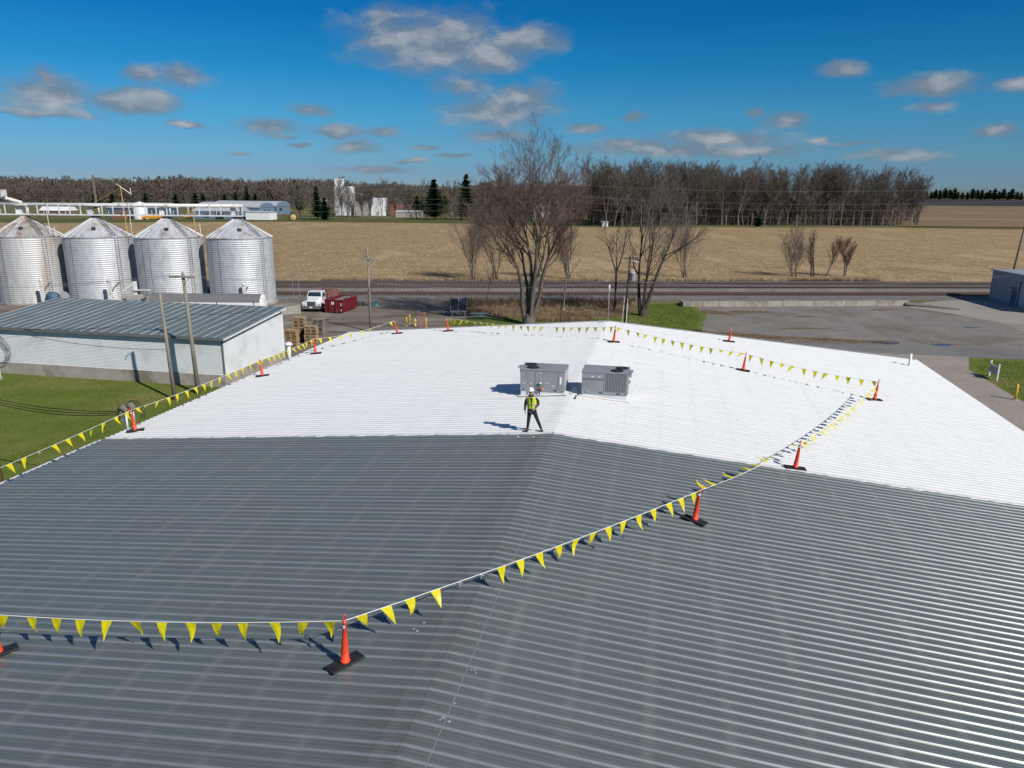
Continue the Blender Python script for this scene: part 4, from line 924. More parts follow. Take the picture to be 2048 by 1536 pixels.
MB().box((0, .1, -.85), (1.2, .8, .8)).build('stand', 'grey_metal', f)
f = thing('grain_dryer', 'beige fan heater box with white spout between the second and third bins', 'fan heater', (-48.9, 94.6, 0))
MB().box((0, 0, 1.05), (2.3, 1.3, 1.9)).build('casing', 'concrete', f, bevel=.05)
for qx in (-.7, .2, .75): MB().box((qx, -.66, 1.25), (.5, .03, .7)).build('louvre_panel', 'dark_metal' if qx < 0 else 'rtu_rail', f)
MB().box((.25, .5, 2.6), (.42, .4, 2.2)).build('spout', 'white_steel', f, bevel=.03); MB().bar((.3, .4, 3.5), (-1.2, .3, 2.4), .16, 8).build('inlet_arm', 'white_steel', f); MB().box((1.2, .3, 2.6), (1.9, .5, .12)).build('hood', 'white_steel', f)
MB().lathe([(.55, -.4), (.55, .4)], 16, (1.6, 0, 1.1)).build('fan_drum', 'dark_metal', f, True)
# long tank behind the shed
tk = thing('fuel_tank', 'long horizontal white tank with a grey top behind the shed', 'tank', (-37.6, 90.6, 0))
tl = 13.6; R_t = 1.25
n = 20
for nm, a0, a1, m_ in (('tank_side', rad(-195), rad(15), 'white_paint'), ('tank_top', rad(15), rad(165), 'rtu_coil')):  # upper arc of the shell in darker grey than the sides
    vv = []; ff = []
    for xx in (-tl / 2, tl / 2): vv += [(xx, R_t * math.cos(a), 1.55 + R_t * math.sin(a)) for a in np.linspace(a0, a1, n)]
    ff = [(i, i + 1, i + 1 + n, i + n) for i in range(n - 1)]
    o = link(nm, rawmesh(nm, vv, ff, m_), tk); o.data.shade_smooth()
for s in (-1, 1):
    MB().lathe([(R_t + .01, 0), (R_t * .9, .22), (R_t * .55, .40), (0, .47)], 24, cap=False).build('end_cap', 'white_steel', tk, True).matrix_local = Matrix.Translation((s * tl / 2, 0, 1.55)) @ Matrix.Rotation(s * math.pi / 2, 4, 'Y')
for xx in (-4.5, 0, 4.5): MB().box((xx, 0, .35), (.5, 1.8, .7)).build('saddle', 'concrete', tk); MB().bar((xx + 1.6, -R_t - .02, 1.2), (xx + 1.6, -R_t - .02, 2.0), .04).build('strap', 'dark_metal', tk)
# steel stairs and rail at the shed's far corner
st = thing('railing', 'grey pipe railing on a dock behind the white shed corner', 'railing', (-29.6, 92.0, 0), .35)
for xx in (0, 1.3, 2.6): MB().bar((xx, 0, 0), (xx, 0, 2.1), .04).build('post', 'wire', st)
for zz in (1.3, 2.05): MB().bar((0, 0, zz), (2.6, 0, zz), .035).build('rail', 'wire', st)
MB().box((1.2, .8, .5), (3.4, 1.6, 1.0)).build('dock', 'concrete_old', st)
ld = thing('steel_tower', 'thin pale steel ladder tower standing between bin and railway', 'tower', (-31.9, 108.6, 0))
for xx in (-.45, .45): MB().bar((xx, 0, 0), (xx, 0, 4.6), .035).build('leg', 'wire', ld)
for k in range(5): MB().bar((-.45, 0, .8 + k * .9), (.45, 0, .8 + k * .9), .025).build('rung', 'wire', ld)

# ------------------------------------------------------------------ utility poles and wires
def pole(x, y, h, label, r=.16, arm=None, lean=(0, 0), m='wood_pole', name='utility_pole'):
    p = thing(name, label, 'utility pole', (x, y, 0))
    MB().tube([(0, 0, 0), (lean[0] * .5, lean[1] * .5, h * .5), (lean[0], lean[1], h)], [r, r * .85, r * .68], 12).build('post', m, p, True)
    if arm:
        ax, z, rz = arm
        d = (math.cos(rz), math.sin(rz)); ox, oy = lean
        MB().box((ox, oy - .18, z), (ax * 2, .10, .13), rz).build('crossarm', m, p)
        for s in (-1, 1):
            MB().bar((ox + s * d[0] * ax * .55, oy - .19 + s * d[1] * ax * .55, z - .05), (ox, oy - .17, z - .65), .022).build('brace', 'grey_metal', p)
            MB().lathe([(.05, 0), (.07, .06), (.045, .10), (.06, .16), (.02, .19)], 8, (ox + s * d[0] * ax * .92, oy - .18 + s * d[1] * ax * .92, z + .06)).build('insulator', 'insulator', p, True)
        MB().lathe([(.05, 0), (.07, .06), (.045, .10), (.06, .16), (.02, .19)], 8, (ox, oy, h)).build('insulator', 'insulator', p, True)
    return p
pole(-24.05, 54.6, 9.25, 'grey wooden pole with a single crossarm in front of the white shed', .17, (1.0, 8.95, -.12), (-.25, 0))
p = pole(-25.1, 52.9, 8.0, 'bare wooden pole with curved strap top, left of the crossarm pole', .15, None, (-.25, 0))
MB().tube([(-.25 - .55, 0, 7.55), (-.25 - .45, 0, 7.85), (-.25 - .15, 0, 8.0), (-.25 + .02, 0, 7.9)], .03, 6).build('strap', 'wire', p)
p = pole(-15.75, 81.0, 8.95, 'wooden pole with crossarm and dead vine, beside the red dumpster', .15, (1.15, 7.95, .05))
vv = MB(); rv = random.Random(8)
for k in range(26):
    a = rv.uniform(0, 6.28); z = rv.uniform(7.6, 8.9); vv.tube([(0, 0, z), (math.cos(a) * .35, math.sin(a) * .35, z + rv.uniform(0, .4)), (math.cos(a) * rv.uniform(.4, 1.1), math.sin(a) * .7, z + rv.uniform(-.3, .7))], [.014, .01, .005], 3)
for k in range(22):
    a = rv.uniform(0, 6.28); z = rv.uniform(4.2, 5.2); vv.tube([(0, 0, z), (math.cos(a) * .5, math.sin(a) * .5, z + rv.uniform(-.2, .4)), (math.cos(a) * rv.uniform(.6, 1.4), math.sin(a) * .8, z + rv.uniform(-.5, .7))], [.014, .01, .005], 3)
vv.build('vine', 'twig_brown', p)
p = pole(13.25, 86.0, 8.2, 'dark wooden pole carrying a pale transformer can, in front of the right tree', .15, (.8, 7.9, .3), (.25, 0), 'bark_dark')
MB().lathe([(.30, -.45), (.33, -.42), (.33, .42), (.36, .45), (.34, .50), (.1, .55)], 16, (.62, -.1, 5.75)).build('transformer', 'insulator', p, True)
for s in (-.12, .12): MB().lathe([(.045, 0), (.06, .10), (.04, .15), (.05, .26), (.015, .3)], 8, (.62 + s, -.1, 6.28)).build('bushing', 'far_white', p, True)
MB().bar((.1, -.17, 0), (.15, -.14, 3.2), .05, 8).build('riser', 'white_paint', p); MB().bar((-.42, -.3, 0), (-.2, -.1, 3.4), .03, 6).build('guy_guard', 'white_paint', p); MB().bar((.1, -.17, 2.7), (.12, -.17, 3.1), .055, 8).build('red_marker', 'red_paint', p)
MB().tube([(.1, 0, 7.3), (.6, .0, 7.55), (1.3, .1, 7.4)], .04, 6).build('bracket', 'grey_metal', p)
pole(95.0, 141.4, 17.0, 'tall leaning wooden pole at the right edge in the stubble field', .22, None, (1.5, 0))
pole(13.2, 171.0, 17.0, 'slim wooden pole standing behind the big tree across the tracks', .12, None, (0, 0), 'bark_dark')
p = pole(-27.1, 36.5, 8.0, 'reddish brown wooden pole cut by the left edge just above the roof line', .17, None, (0, 0), 'wood_brown')
pole(-39.0, 40.5, 9.0, 'wooden service pole out on the lawn that carries the three black cables', .16)
pole(-70.0, 61.0, 9.6, 'wooden line pole beyond the left end of the shed', .16, (1.0, 9.2, 1.4))
pole(190.0, 112.0, 20.0, 'tall wooden line pole far beyond the grey steel building', .2)
pole(-240.0, 262.0, 17.5, 'tall wooden line pole far off in the stubble field on the left', .2)
pm_ = thing('marker_post', 'short pale post at the left edge of the lawn', 'post', (-42.1, 58.35, 0)); MB().box((0, 0, 1.1), (.5, .5, 2.2)).build('post', 'siding', pm_); MB().box((0, 0, .12), (.62, .62, .24)).build('footing', 'concrete_old', pm_)
def wire(pts, label, sag, r=.012, m='cable', group='overhead wires', name='overhead_wire'):
    k = MB(); A, B = Vector(pts[0]), Vector(pts[1]); n = 28
    k.tube([A + (B - A) * (i / n) - Vector((0, 0, sag * 4 * (i / n) * (1 - i / n))) for i in range(n + 1)], r, 4)
    o = k.build(name, m); return tag(o, label, 'wire', group)
mx, my = W(-20.9, 1.75)
for i in range(3):
    wire([(mx - .25, my + .05 * i, 4.95 - .10 * i), (-39.0, 40.0 + .5 * i, 8.5 - .10 * i)], ['topmost', 'middle', 'lowest'][i] + ' of three black service cables sagging from the roof mast across the lawn', 1.5 + .15 * i, .020, group='service cables over the lawn')
aT = (-24.3, 54.45, 9.1)
for i, (s, b, sg) in enumerate(((-.95, (-70, 62, 9.2), 1.6), (0, (-70, 61, 9.4), 1.4), (.95, (-70, 60, 9.2), 1.5))):
    wire([(aT[0] + s, aT[1] - s * .12, aT[2]), b], ['left', 'centre', 'right'][i] + ' line wire running off to the left from the crossarm pole', sg, .010, 'wire')
for i, (s, sg) in enumerate(((-.95, 1.1), (.95, 1.2))): wire([(aT[0] + s, aT[1], aT[2]), (-15.75 + s, 80.9, 8.1)], ['left', 'right'][i] + ' line wire between the crossarm pole and the vine-covered pole', sg, .010, 'wire')
wire([(-24.2, 54.5, 6.0), (-44.9, 61.3, 3.9)], 'black cable dropping from the crossarm pole along the shed roof', .6, .016)
wire([(-24.2, 54.5, 6.2), (-19.3, 66.5, 5.3)], 'black cable from the crossarm pole to the far shed corner', .35, .014)
for i, z in enumerate((16.8, 14.3, 13.1, 11.6)):
    wire([(96.4 - .05 * i, 141.4, z), (13.2, 171.0, z)], ['topmost', 'second', 'third', 'lowest'][i] + ' grey line wire crossing in front of the woodlot to the right pole', 1.2, .016, 'wire', 'line wires over the stubble field')
    wire([(13.2, 171.0, z), (-240, 262, z + .3)], ['topmost', 'second', 'third', 'lowest'][i] + ' grey line wire crossing in front of the big evergreen', 2.4, .016, 'wire', 'line wires over the stubble field')
    wire([(96.4, 141.4, z), (190, 112, z + 3)], ['topmost', 'second', 'third', 'lowest'][i] + ' grey line wire leaving the right pole out of the picture', 1.5, .016, 'wire', 'line wires over the stubble field')
for i, z in enumerate((8.2, 5.5)): wire([(-15.75, 80.9, z), (13.3, 85.9, z)], ['upper', 'lower'][i] + ' wire from the vine-covered pole to the transformer pole', .9, .011, 'wire')
wire([(13.4, 85.9, 5.2), (71.9, 106.0, 4.2)], 'wire from the transformer pole to the right-hand grey building', 1.0, .011, 'wire')

cl_ = thing('cable_coil', 'loose black cable loops hanging at the left edge in front of the white shed', 'cable', (-42.3, 60.2, 0))
for k in range(4): MB().tube([(-.9 + .10 * k, 0, 3.75), (-.35 + .10 * k, -.05, 3.2), (.15 + .12 * k, -.08, 2.4), (.10 + .12 * k, -.06, 1.6), (-.35 + .1 * k, -.04, 1.05), (-1.2, 0, .75 + .08 * k)], .018, 5).build('loop', 'cable', cl_)
MB().box((-.8, .02, 3.8), (.5, .10, .12)).build('bracket', 'dark_metal', cl_)

# ------------------------------------------------------------------ truck, dumpster and yard things
def wheel(parent, x, y, r=.50, w_=.28, rim='truck_white'):
    t = MB().lathe([(r * .62, -w_ / 2), (r * .94, -w_ / 2), (r, -w_ * .36), (r, w_ * .36), (r * .94, w_ / 2), (r * .62, w_ / 2)], 24, cap=False).build('wheel', 'tyre', parent, True)
    t.matrix_local = Matrix.Translation((x, y, r)) @ Matrix.Rotation(math.pi / 2, 4, 'Y')
    MB().lathe([(.0, w_ * .25), (r * .25, w_ * .30), (r * .3, w_ * .12), (r * .55, w_ * .10), (r * .63, w_ * .5), (r * .63, -w_ * .5), (0, -w_ * .2)], 20, cap=False).build('rim', rim, t, True)
def truck():
    t = thing('dump_truck', 'white-cabbed flatbed truck with rusty red stake sides parked in the yard', 'truck', (-25.85, 94.1, 0), -.07)
    # local: x across, y back from the bumper
    fr = MB(); fr.box((-.42, 4.2, .78), (.12, 7.4, .24)); fr.box((.42, 4.2, .78), (.12, 7.4, .24)); fr.build('chassis', 'dark_metal', t)
    b = MB(); b.add([(-1.22, 0, .42), (1.22, 0, .42), (1.22, .0, .82), (-1.22, .0, .82), (-1.22, .32, .42), (1.22, .32, .42), (1.22, .32, .82), (-1.22, .32, .82)], [(0, 1, 2, 3), (5, 4, 7, 6), (4, 5, 1, 0), (3, 2, 6, 7), (1, 5, 6, 2), (4, 0, 3, 7)]); bo = b.build('bumper', 'chrome', t, bevel=.03)
    MB().box((-.02, -.02, .62), (.34, .02, .17)).build('number_plate', 'far_white', bo)
    # hood and fenders
    hd = MB(); n = []
    sec = [(.18, .80, .70, 1.42), (.75, .84, .70, 1.60), (1.55, .98, .72, 1.80)]
    for y, hw, z0, z1 in sec: n += [(-hw, y, z0), (-hw, y, z1 - .14), (-hw + .16, y, z1), (hw - .16, y, z1), (hw, y, z1 - .14), (hw, y, z0)]
    f = [tuple(range(6)), tuple(range(17, 11, -1))]
    for j in range(2):
        for i in range(6): f.append((j * 6 + i, j * 6 + (i + 1) % 6, (j + 1) * 6 + (i + 1) % 6, (j + 1) * 6 + i))
    hd.add(n, f); hd.build('hood', 'truck_white', t, bevel=.03)
    for s in (-1, 1):
        q = MB(); q.prism([(.16, .72), (.16, 1.12), (.45, 1.26), (1.25, 1.30), (1.62, 1.05), (1.62, .72), (1.45, .72), (1.30, 1.00), (.98, 1.10), (.66, 1.00), (.50, .72)], .70, 1.22)
        fd = q.build('fender', 'truck_white', t, bevel=.02); fd.matrix_local = Matrix(((0, s, 0, 0), (1, 0, 0, 0), (0, 0, 1, 0), (0, 0, 0, 1)))
        hl = MB().box((s * 1.0, .14, 1.0), (.26, .05, .18)).build('headlight', 'chrome', t, bevel=.015); MB().box((s * 1.0, .11, 1.0), (.15, .03, .11)).build('lens', 'far_white', hl)
        MB().box((s * .62, .66, 1.56), (.14, .10, .05)).build('hood_vent', 'dark_metal', t)
        wheel(t, s * 1.03, .98, .50, .28)
        for o_ in (0, .33): wheel(t, s * (1.05 - o_), 5.6, .50, .26)
        mr = MB(); mr.bar((s * 1.0, 1.75, 1.75), (s * 1.35, 1.70, 1.80), .02); mr.bar((s * 1.0, 1.75, 2.15), (s * 1.35, 1.70, 2.12), .02); mr.box((s * 1.36, 1.70, 1.97), (.06, .18, .42)); mr.build('mirror', 'dark_metal', t)
    g = MB().box((0, .155, 1.06), (1.08, .05, .58)).build('grille', 'dark_metal', t, bevel=.02)
    for k in range(6): MB().box((0, .12, .83 + k * .09), (1.0, .03, .03)).build('grille_bar', 'grey_metal', g)
    # cab
    cb = MB(); v = []
    for y, z, hw in ((1.50, .75, 1.02), (1.50, 1.78, 1.02), (1.80, 2.42, .90), (2.95, 2.50, .92), (3.05, 1.78, 1.02), (3.05, .75, 1.02)): v += [(-hw, y, z), (hw, y, z)]
    cb.add(v, [(0, 1, 3, 2), (2, 3, 5, 4), (4, 5, 7, 6), (6, 7, 9, 8), (8, 9, 11, 10), (10, 11, 1, 0), (0, 2, 4, 6, 8, 10), (11, 9, 7, 5, 3, 1)]); cab = cb.build('cab', 'truck_white', t, bevel=.05)
    ws = MB(); d = Vector((0, -.025, .012)); ws.add([tuple(Vector(q) + d) for q in ((-.88, 1.535, 1.84), (.88, 1.535, 1.84), (.80, 1.775, 2.36), (-.80, 1.775, 2.36))], [(0, 1, 2, 3)]); ws.build('windscreen', 'glass_dark', cab)
    for s in (-1, 1):
        w_ = MB(); w_.add([(s * 1.035, 1.72, 1.82), (s * 1.035, 2.72, 1.82), (s * .955, 2.66, 2.30), (s * .945, 1.95, 2.30)], [(0, 1, 2, 3)]); w_.build('side_window', 'glass_dark', cab)
        dl = MB(); dl.box((s * 1.03, 2.25, 1.15), (.02, 1.15, .012)); dl.box((s * 1.03, 1.66, 1.30), (.02, .012, 1.0)); dl.box((s * 1.03, 2.84, 1.30), (.02, .012, 1.0)); dl.build('door_gap', 'dark_metal', cab)
        MB().box((s * 1.05, 2.66, 1.62), (.03, .16, .05)).build('door_handle', 'dark_metal', cab)
        MB().box((s * .98, 2.2, .50), (.20, .9, .06)).build('step', 'grey_metal', t)
    for q in (-.6, -.3, 0, .3, .6): MB().box((q, 1.95, 2.48), (.09, .10, .05)).build('roof_lamp', 'yellow_paint', cab)
    # bed with stake sides
    bed = MB().box((0, 5.65, 1.05), (2.40, 4.7, .16)).build('bed', 'brown_steel', t)
    for s in (-1, 1):
        for k in range(8): MB().box((s * 1.17, 3.45 + k * .63, 1.68), (.06, .08, 1.15)).build('stake', 'red_faded', bed)
        for k in range(4): MB().box((s * 1.21, 5.65, 1.28 + k * .27), (.03, 4.6, .16)).build('side_board', 'red_faded', bed)
    for k in range(4): MB().box((0, 3.33, 1.28 + k * .27), (2.3, .04, .2)).build('front_board', 'brown_steel', bed); MB().box((0, 7.97, 1.28 + k * .22), (2.3, .04, .18)).build('tail_board', 'brown_steel', bed)
truck()
def dumpster():
    d = thing('dumpster', 'dark red roll-off dumpster standing beside the white truck', 'dumpster', (-22.85, 93.55, 0), -.22)
    w_, l, h = 2.3, 4.6, 1.62; t_ = .06
    for s in (-1, 1):
        sd_ = MB().box((s * (w_ / 2 - t_ / 2), l / 2, h / 2 + .12), (t_, l, h - .10)).build('side_wall', 'red_paint', d)
        for k in range(7): MB().box((s * (w_ / 2 + .05), .25 + k * (l - .5) / 6, h / 2 + .1), (.10, .10, h - .12)).build('rib', 'red_paint', sd_)
        MB().box((s * (w_ / 2 + .02), l / 2, h + .05), (.12, l + .1, .12)).build('top_rail', 'red_paint', sd_, bevel=.015)
        MB().box((s * .55, l / 2, .10), (.14, l, .14)).build('skid', 'dark_metal', d)
    fw = MB().box((0, t_ / 2, h / 2 + .12), (w_, t_, h - .10)).build('front_wall', 'red_paint', d)
    for q in (-.5, .38): MB().box((q, -.06, h / 2), (.16, .14, h)).build('post', 'red_paint', fw)
    for q in (-1.08, 1.08): MB().box((q, -.04, h / 2), (.10, .08, h)).build('corner_post', 'red_paint', fw)
    MB().box((0, -.02, h + .05), (w_ + .1, .12, .12)).build('top_rail', 'red_paint', fw, bevel=.015)
    MB().box((-.08, -.025, 1.28), (.36, .02, .34)).build('sign_plate', 'far_white', fw); MB().box((-.08, -.038, 1.28), (.20, .01, .05)).build('plate_mark', 'red_paint', fw)
    MB().box((w_ / 2 - .06, -.09, 1.15), (.10, .02, .42)).build('reflective_strip', 'sticker', fw); MB().box((w_ / 2 - .06, -.09, .42), (.10, .02, .2)).build('reflective_strip', 'sticker', fw)
    bw = MB().box((0, l - t_ / 2, h / 2 + .12), (w_, t_, h - .10)).build('tail_gate', 'red_paint', d)
    MB().box((0, l / 2, .22), (w_ - .1, l - .1, .06)).build('floor', 'brown_steel', d)
    for q in (-.8, .8): MB().lathe([(.11, -.1), (.11, .1)], 12, (0, 0, 0)).build('roller', 'dark_metal', d).matrix_local = Matrix.Translation((q, l - .2, .12)) @ Matrix.Rotation(math.pi / 2, 4, 'Y')
    lt = MB(); r_ = random.Random(4)
    for k in range(90):
        x, y = r_.uniform(-.95, .95), r_.uniform(.25, l - .3); s = r_.uniform(.10, .34); lt.box((x, y, 1.42 + .12 * math.sin(x * 2 + 1) + r_.uniform(-.1, .12)), (s, s * r_.uniform(.4, 1.6), s * .4), r_.uniform(0, 3), None, r_.uniform(.5, 1))
    tag(lt.build('waste', 'rubble', d), kind='stuff')
dumpster()
tp = thing('tarp_bundle', 'small dark heap under a teal tarp behind the dumpster', 'tarp', (-19.0, 100.4, 0)); q = MB().lathe([(.95, 0), (.85, .22), (.55, .40), (.2, .48), (0, .5)], 9, cap=False); q.v = [(x * 1.2 + .1 * math.sin(y * 5), y * .7, z * (1 + .25 * math.sin(x * 3))) for x, y, z in q.v]; q.build('tarp', 'teal_tarp', tp, True)
q = MB(); r_ = random.Random(9)
for k in range(14): q.box((-1.6 + r_.uniform(-.5, .5), r_.uniform(-.4, .4), .2 + r_.uniform(0, .25)), (.5, .35, .3), r_.uniform(0, 3), None, .7)
tag(q.build('debris', 'dark_metal', tp), kind='stuff')

# pallets, one by one in their stacks
def pallet_mesh(m):
    q = MB()
    for k in range(7): q.box((0, -.5 + k / 6, .12), (1.2, .115, .02))
    for x in (-.56, 0, .56): q.box((x, 0, .06), (.09, 1.1, .098))
    for y in (-.48, 0, .48): q.box((0, y, .0), (1.2, .11, .02))
    return q.mesh('pallet', m)
pal = [pallet_mesh('pallet_wood'), pallet_mesh('pallet_grey')]
stacks = [((-22.05, 75.6), 17, 0, 'warm brown wooden pallet in the tallest stack beside the shed'), ((-20.55, 74.4), 12, 0, 'warm brown wooden pallet in the front stack nearest the roof edge'), ((-21.0, 78.9), 12, 1, 'weathered grey pallet in the rearmost stack behind the brown stacks'), ((-22.2, 73.2), 11, 0, 'warm brown wooden pallet in the stack against the shed end')]
for (x, y), n, mi, lab in stacks:
    for k in range(n):
        o = link('pallet', pal[mi], None, (x + rp.uniform(-.07, .07), y + rp.uniform(-.07, .07), .035 + k * .146), .05 + rp.uniform(-.06, .06)); tag(o, lab, 'pallet', 'pallets of ' + lab.split(' in ')[1])
def bollard(x, y, h, label, r=.085, lean=0):
    b = thing('bollard', label, 'bollard', (x, y, 0)); MB().lathe([(r, 0), (r, h - .06), (r * .8, h - .015), (r * .3, h)], 14).build('post', 'yellow_paint', b, True); MB().lathe([(r * 2.0, 0), (r * 1.8, .05), (r, .07)], 14, cap=False).build('footing', 'concrete_old', b); return b
bollard(-12.3, 84.7, 1.05, 'left of two yellow bollards at the far roof edge')
bollard(-12.1, 86.0, 1.15, 'right of two yellow bollards at the far roof edge')
bollard(-9.95, 84.0, 1.1, 'yellow bollard standing inside the orange ladder frame')
bollard(38.6, 54.6, 1.25, 'yellow bollard at the right edge beside the driveway', .11)
hy = thing('fire_hydrant', 'small yellow fire hydrant between the bollards and the ladder', 'fire hydrant', (-11.3, 84.75, 0))
MB().lathe([(.16, 0), (.16, .06), (.11, .08), (.11, .55), (.15, .57), (.15, .62), (.12, .72), (.05, .80), (.03, .88)], 14).build('barrel', 'yellow_paint', hy, True)
for s in (-1, 1): MB().lathe([(.07, 0), (.07, .12), (.085, .12), (.085, .16)], 10).build('nozzle', 'yellow_paint', hy, True).matrix_local = Matrix.Translation((0, 0, .45)) @ Matrix.Rotation(s * math.pi / 2, 4, 'Y') @ Matrix.Translation((0, 0, .08))
lf = thing('ladder', 'orange-pink ladder leaning on the far roof edge', 'ladder', (-10.3, 83.0, 0), -AZ)
for s in (-.33, .33): MB().bar((s, .35, 0), (s + (.02 if s > 0 else -.06), 0, 1.9 + (.05 if s > 0 else .2)), .04, 6).build('stile', 'pink_orange', lf)
for k in range(6): MB().bar((-.33, .33 - k * .06, .2 + k * .3), (.33, .33 - k * .06, .2 + k * .3), .025, 6).build('rung', 'pink_orange', lf)
# solar array
so = thing('solar_array', 'pair of tilted dark blue solar panels on a steel stand', 'solar panel', (-6.75, 91.2, 0), .02)
tilt = Matrix.Translation((0, 0, .72)) @ Matrix.Rotation(rad(46), 4, 'X')
for s in (-1, 1):
    pn = MB().box((s * .53, 1.0, 0), (1.0, 2.0, .04), 0, tilt).build('solar_panel', 'wire', so)
    for i in range(3):
        for j in range(6): MB().box((s * .53 + (i - 1) * .315, 1.0 + (j - 2.5) * .322, .024), (.300, .308, .008), 0, tilt).build('cell', 'solar_cell', pn)
for s in (-.8, .8):
    MB().bar((s, .05, 0), (s, .05, .75), .035).build('leg', 'wire', so); MB().bar((s, 1.35, 0), (s, 1.35, 2.1), .035).build('leg', 'wire', so); MB().bar((s, .05, .3), (s, 1.35, 1.2), .025).build('brace', 'wire', so)
MB().bar((-.9, .05, .66), (.9, .05, .66), .03).build('rail', 'wire', so)
tb = thing('picnic_table', 'low dark green picnic table in the shade beside the solar panels', 'table', (-4.0, 89.7, 0), -.1)
MB().box((0, 0, .74), (2.2, .75, .05)).build('tabletop', 'table_green', tb)
for s in (-1, 1):
    MB().box((0, s * .72, .44), (2.2, .28, .05)).build('bench', 'table_green', tb)
    for q in (-.8, .8): MB().bar((q, s * .75, 0), (q, s * .2, .72), .04).build('leg', 'dark_metal', tb)
po = thing('meter_post', 'two thin posts with a small meter beside the far end of the ridge', 'meter', (5.6, 84.6, 0)); MB().bar((0, 0, 0), (0, 0, 2.6), .05).build('post', 'bark_dark', po); MB().lathe([(.12, -.05), (.12, .08)], 12, (.3, -.05, 2.1)).build('meter', 'insulator', po).rotation_euler = (0, 0, 0); MB().bar((.3, 0, 0), (.3, 0, 2.0), .03).build('conduit', 'grey_metal', po)
# post sign by the drive
sg = thing('lawn_sign', 'white two-post lawn sign with arched top, beside the driveway', 'sign', (41.25, 61.5, 0), math.atan2(62.31 - 60.72, 41.42 - 41.11))
for q in (-.78, .78): s_ = MB().box((q, 0, .68), (.11, .11, 1.36)).build('post', 'white_paint', sg); MB().lathe([(.075, 1.36), (.06, 1.40), (0, 1.45)], 8, (q, 0, 0), cap=False).build('post_cap', 'white_paint', s_)
q = MB(); q.prism([(-.72, .42), (.72, .42), (.72, 1.18), (.4, 1.10), (0, 1.08), (-.4, 1.10), (-.72, 1.22)], -.03, .03); bd = q.build('board', 'door_grey', sg)
for zz, ww in ((.98, .9), (.82, 1.1), (.66, .8)): MB().box((0, .036, zz), (ww, .008, .06)).build('letter_band', 'grey_wall', bd)
# loading dock wall, panel by panel
dk = thing('dock_wall', 'low weathered concrete retaining wall of separate panels along the gravel lot', 'wall', (23.87, 101.4, 0), math.atan2(2.51, 32.0))
n = 14
for k in range(n): MB().box((32.1 * (k + .5) / n, rp.uniform(-.03, .03), .36 + rp.uniform(-.02, .02)), (32.1 / n - .05, .35, .74)).build('wall_panel', 'concrete_old', dk, bevel=.02)
MB().box((-.2, .6, .34), (.35, 1.6, .70)).build('end_panel', 'concrete_old', dk); MB().box((16, 1.4, .30), (32.1, 2.6, .60)).build('fill', 'm_ballast', dk)
q = MB(); q.tube([(31.6, -.2, .25), (34, -1.6, .15), (37.0, -4.2, .06)], [.32, .26, .12], 7); q.build('edge_block', 'rubble', dk)
# grey steel building at the right
gb = thing('steel_building', 'dark grey steel building with a pale garage door at the right edge', 'building', (71.6, 107.4, 0), math.atan2(-7.0, -.55) + math.pi / 2)
# local x runs to the right/away, y away; the west wall is x = 0
MB().box((6, -4.0, 2.15), (12, 16.0, 4.3)).build('wall', 'grey_wall', gb)
MB().box((6, -4.0, 4.40), (12.4, 16.4, .2)).build('roof', 'rtu_rail', gb)
for k in range(24): MB().box((-.02, -11.6 + k * .66, 2.1), (.05, .05, 4.15)).build('wall_rib', 'grey_wall', gb)
d_ = MB().box((-.03, -2.35, 1.05), (.06, .95, 2.1)).build('door', 'blue_dark', gb); MB().box((-.05, -1.85, 1.1), (.06, .12, 2.2)).build('door_frame', 'black_grille', d_); MB().box((-.07, -2.7, 1.0), (.05, .05, .12)).build('handle', 'wire', d_)
d_ = MB().box((-.04, -5.2, 1.55), (.08, 3.0, 3.1)).build('garage_door', 'door_grey', gb)
for k in range(5): MB().box((-.09, -5.2, .3 + k * .6), (.02, 2.96, .02)).build('door_joint', 'grey_wall', d_)
MB().box((-.06, -3.55, 1.7), (.10, .14, 3.5)).build('door_post', 'black_grille', d_)
MB().box((-.25, -2.2, 2.45), (.5, .9, .06)).build('canopy', 'black_grille', gb)
dr = thing('drain_grate', 'small rubble heap on the concrete apron at the right edge', 'rubble', (64.0, 89.4, 0)); q = MB(); r_ = random.Random(6)
for k in range(12): q.box((r_.uniform(-.9, .9), r_.uniform(-.2, .2), .07), (.25, .2, .14), r_.uniform(0, 3), None, .6)
q.build('stones', 'rubble', dr)

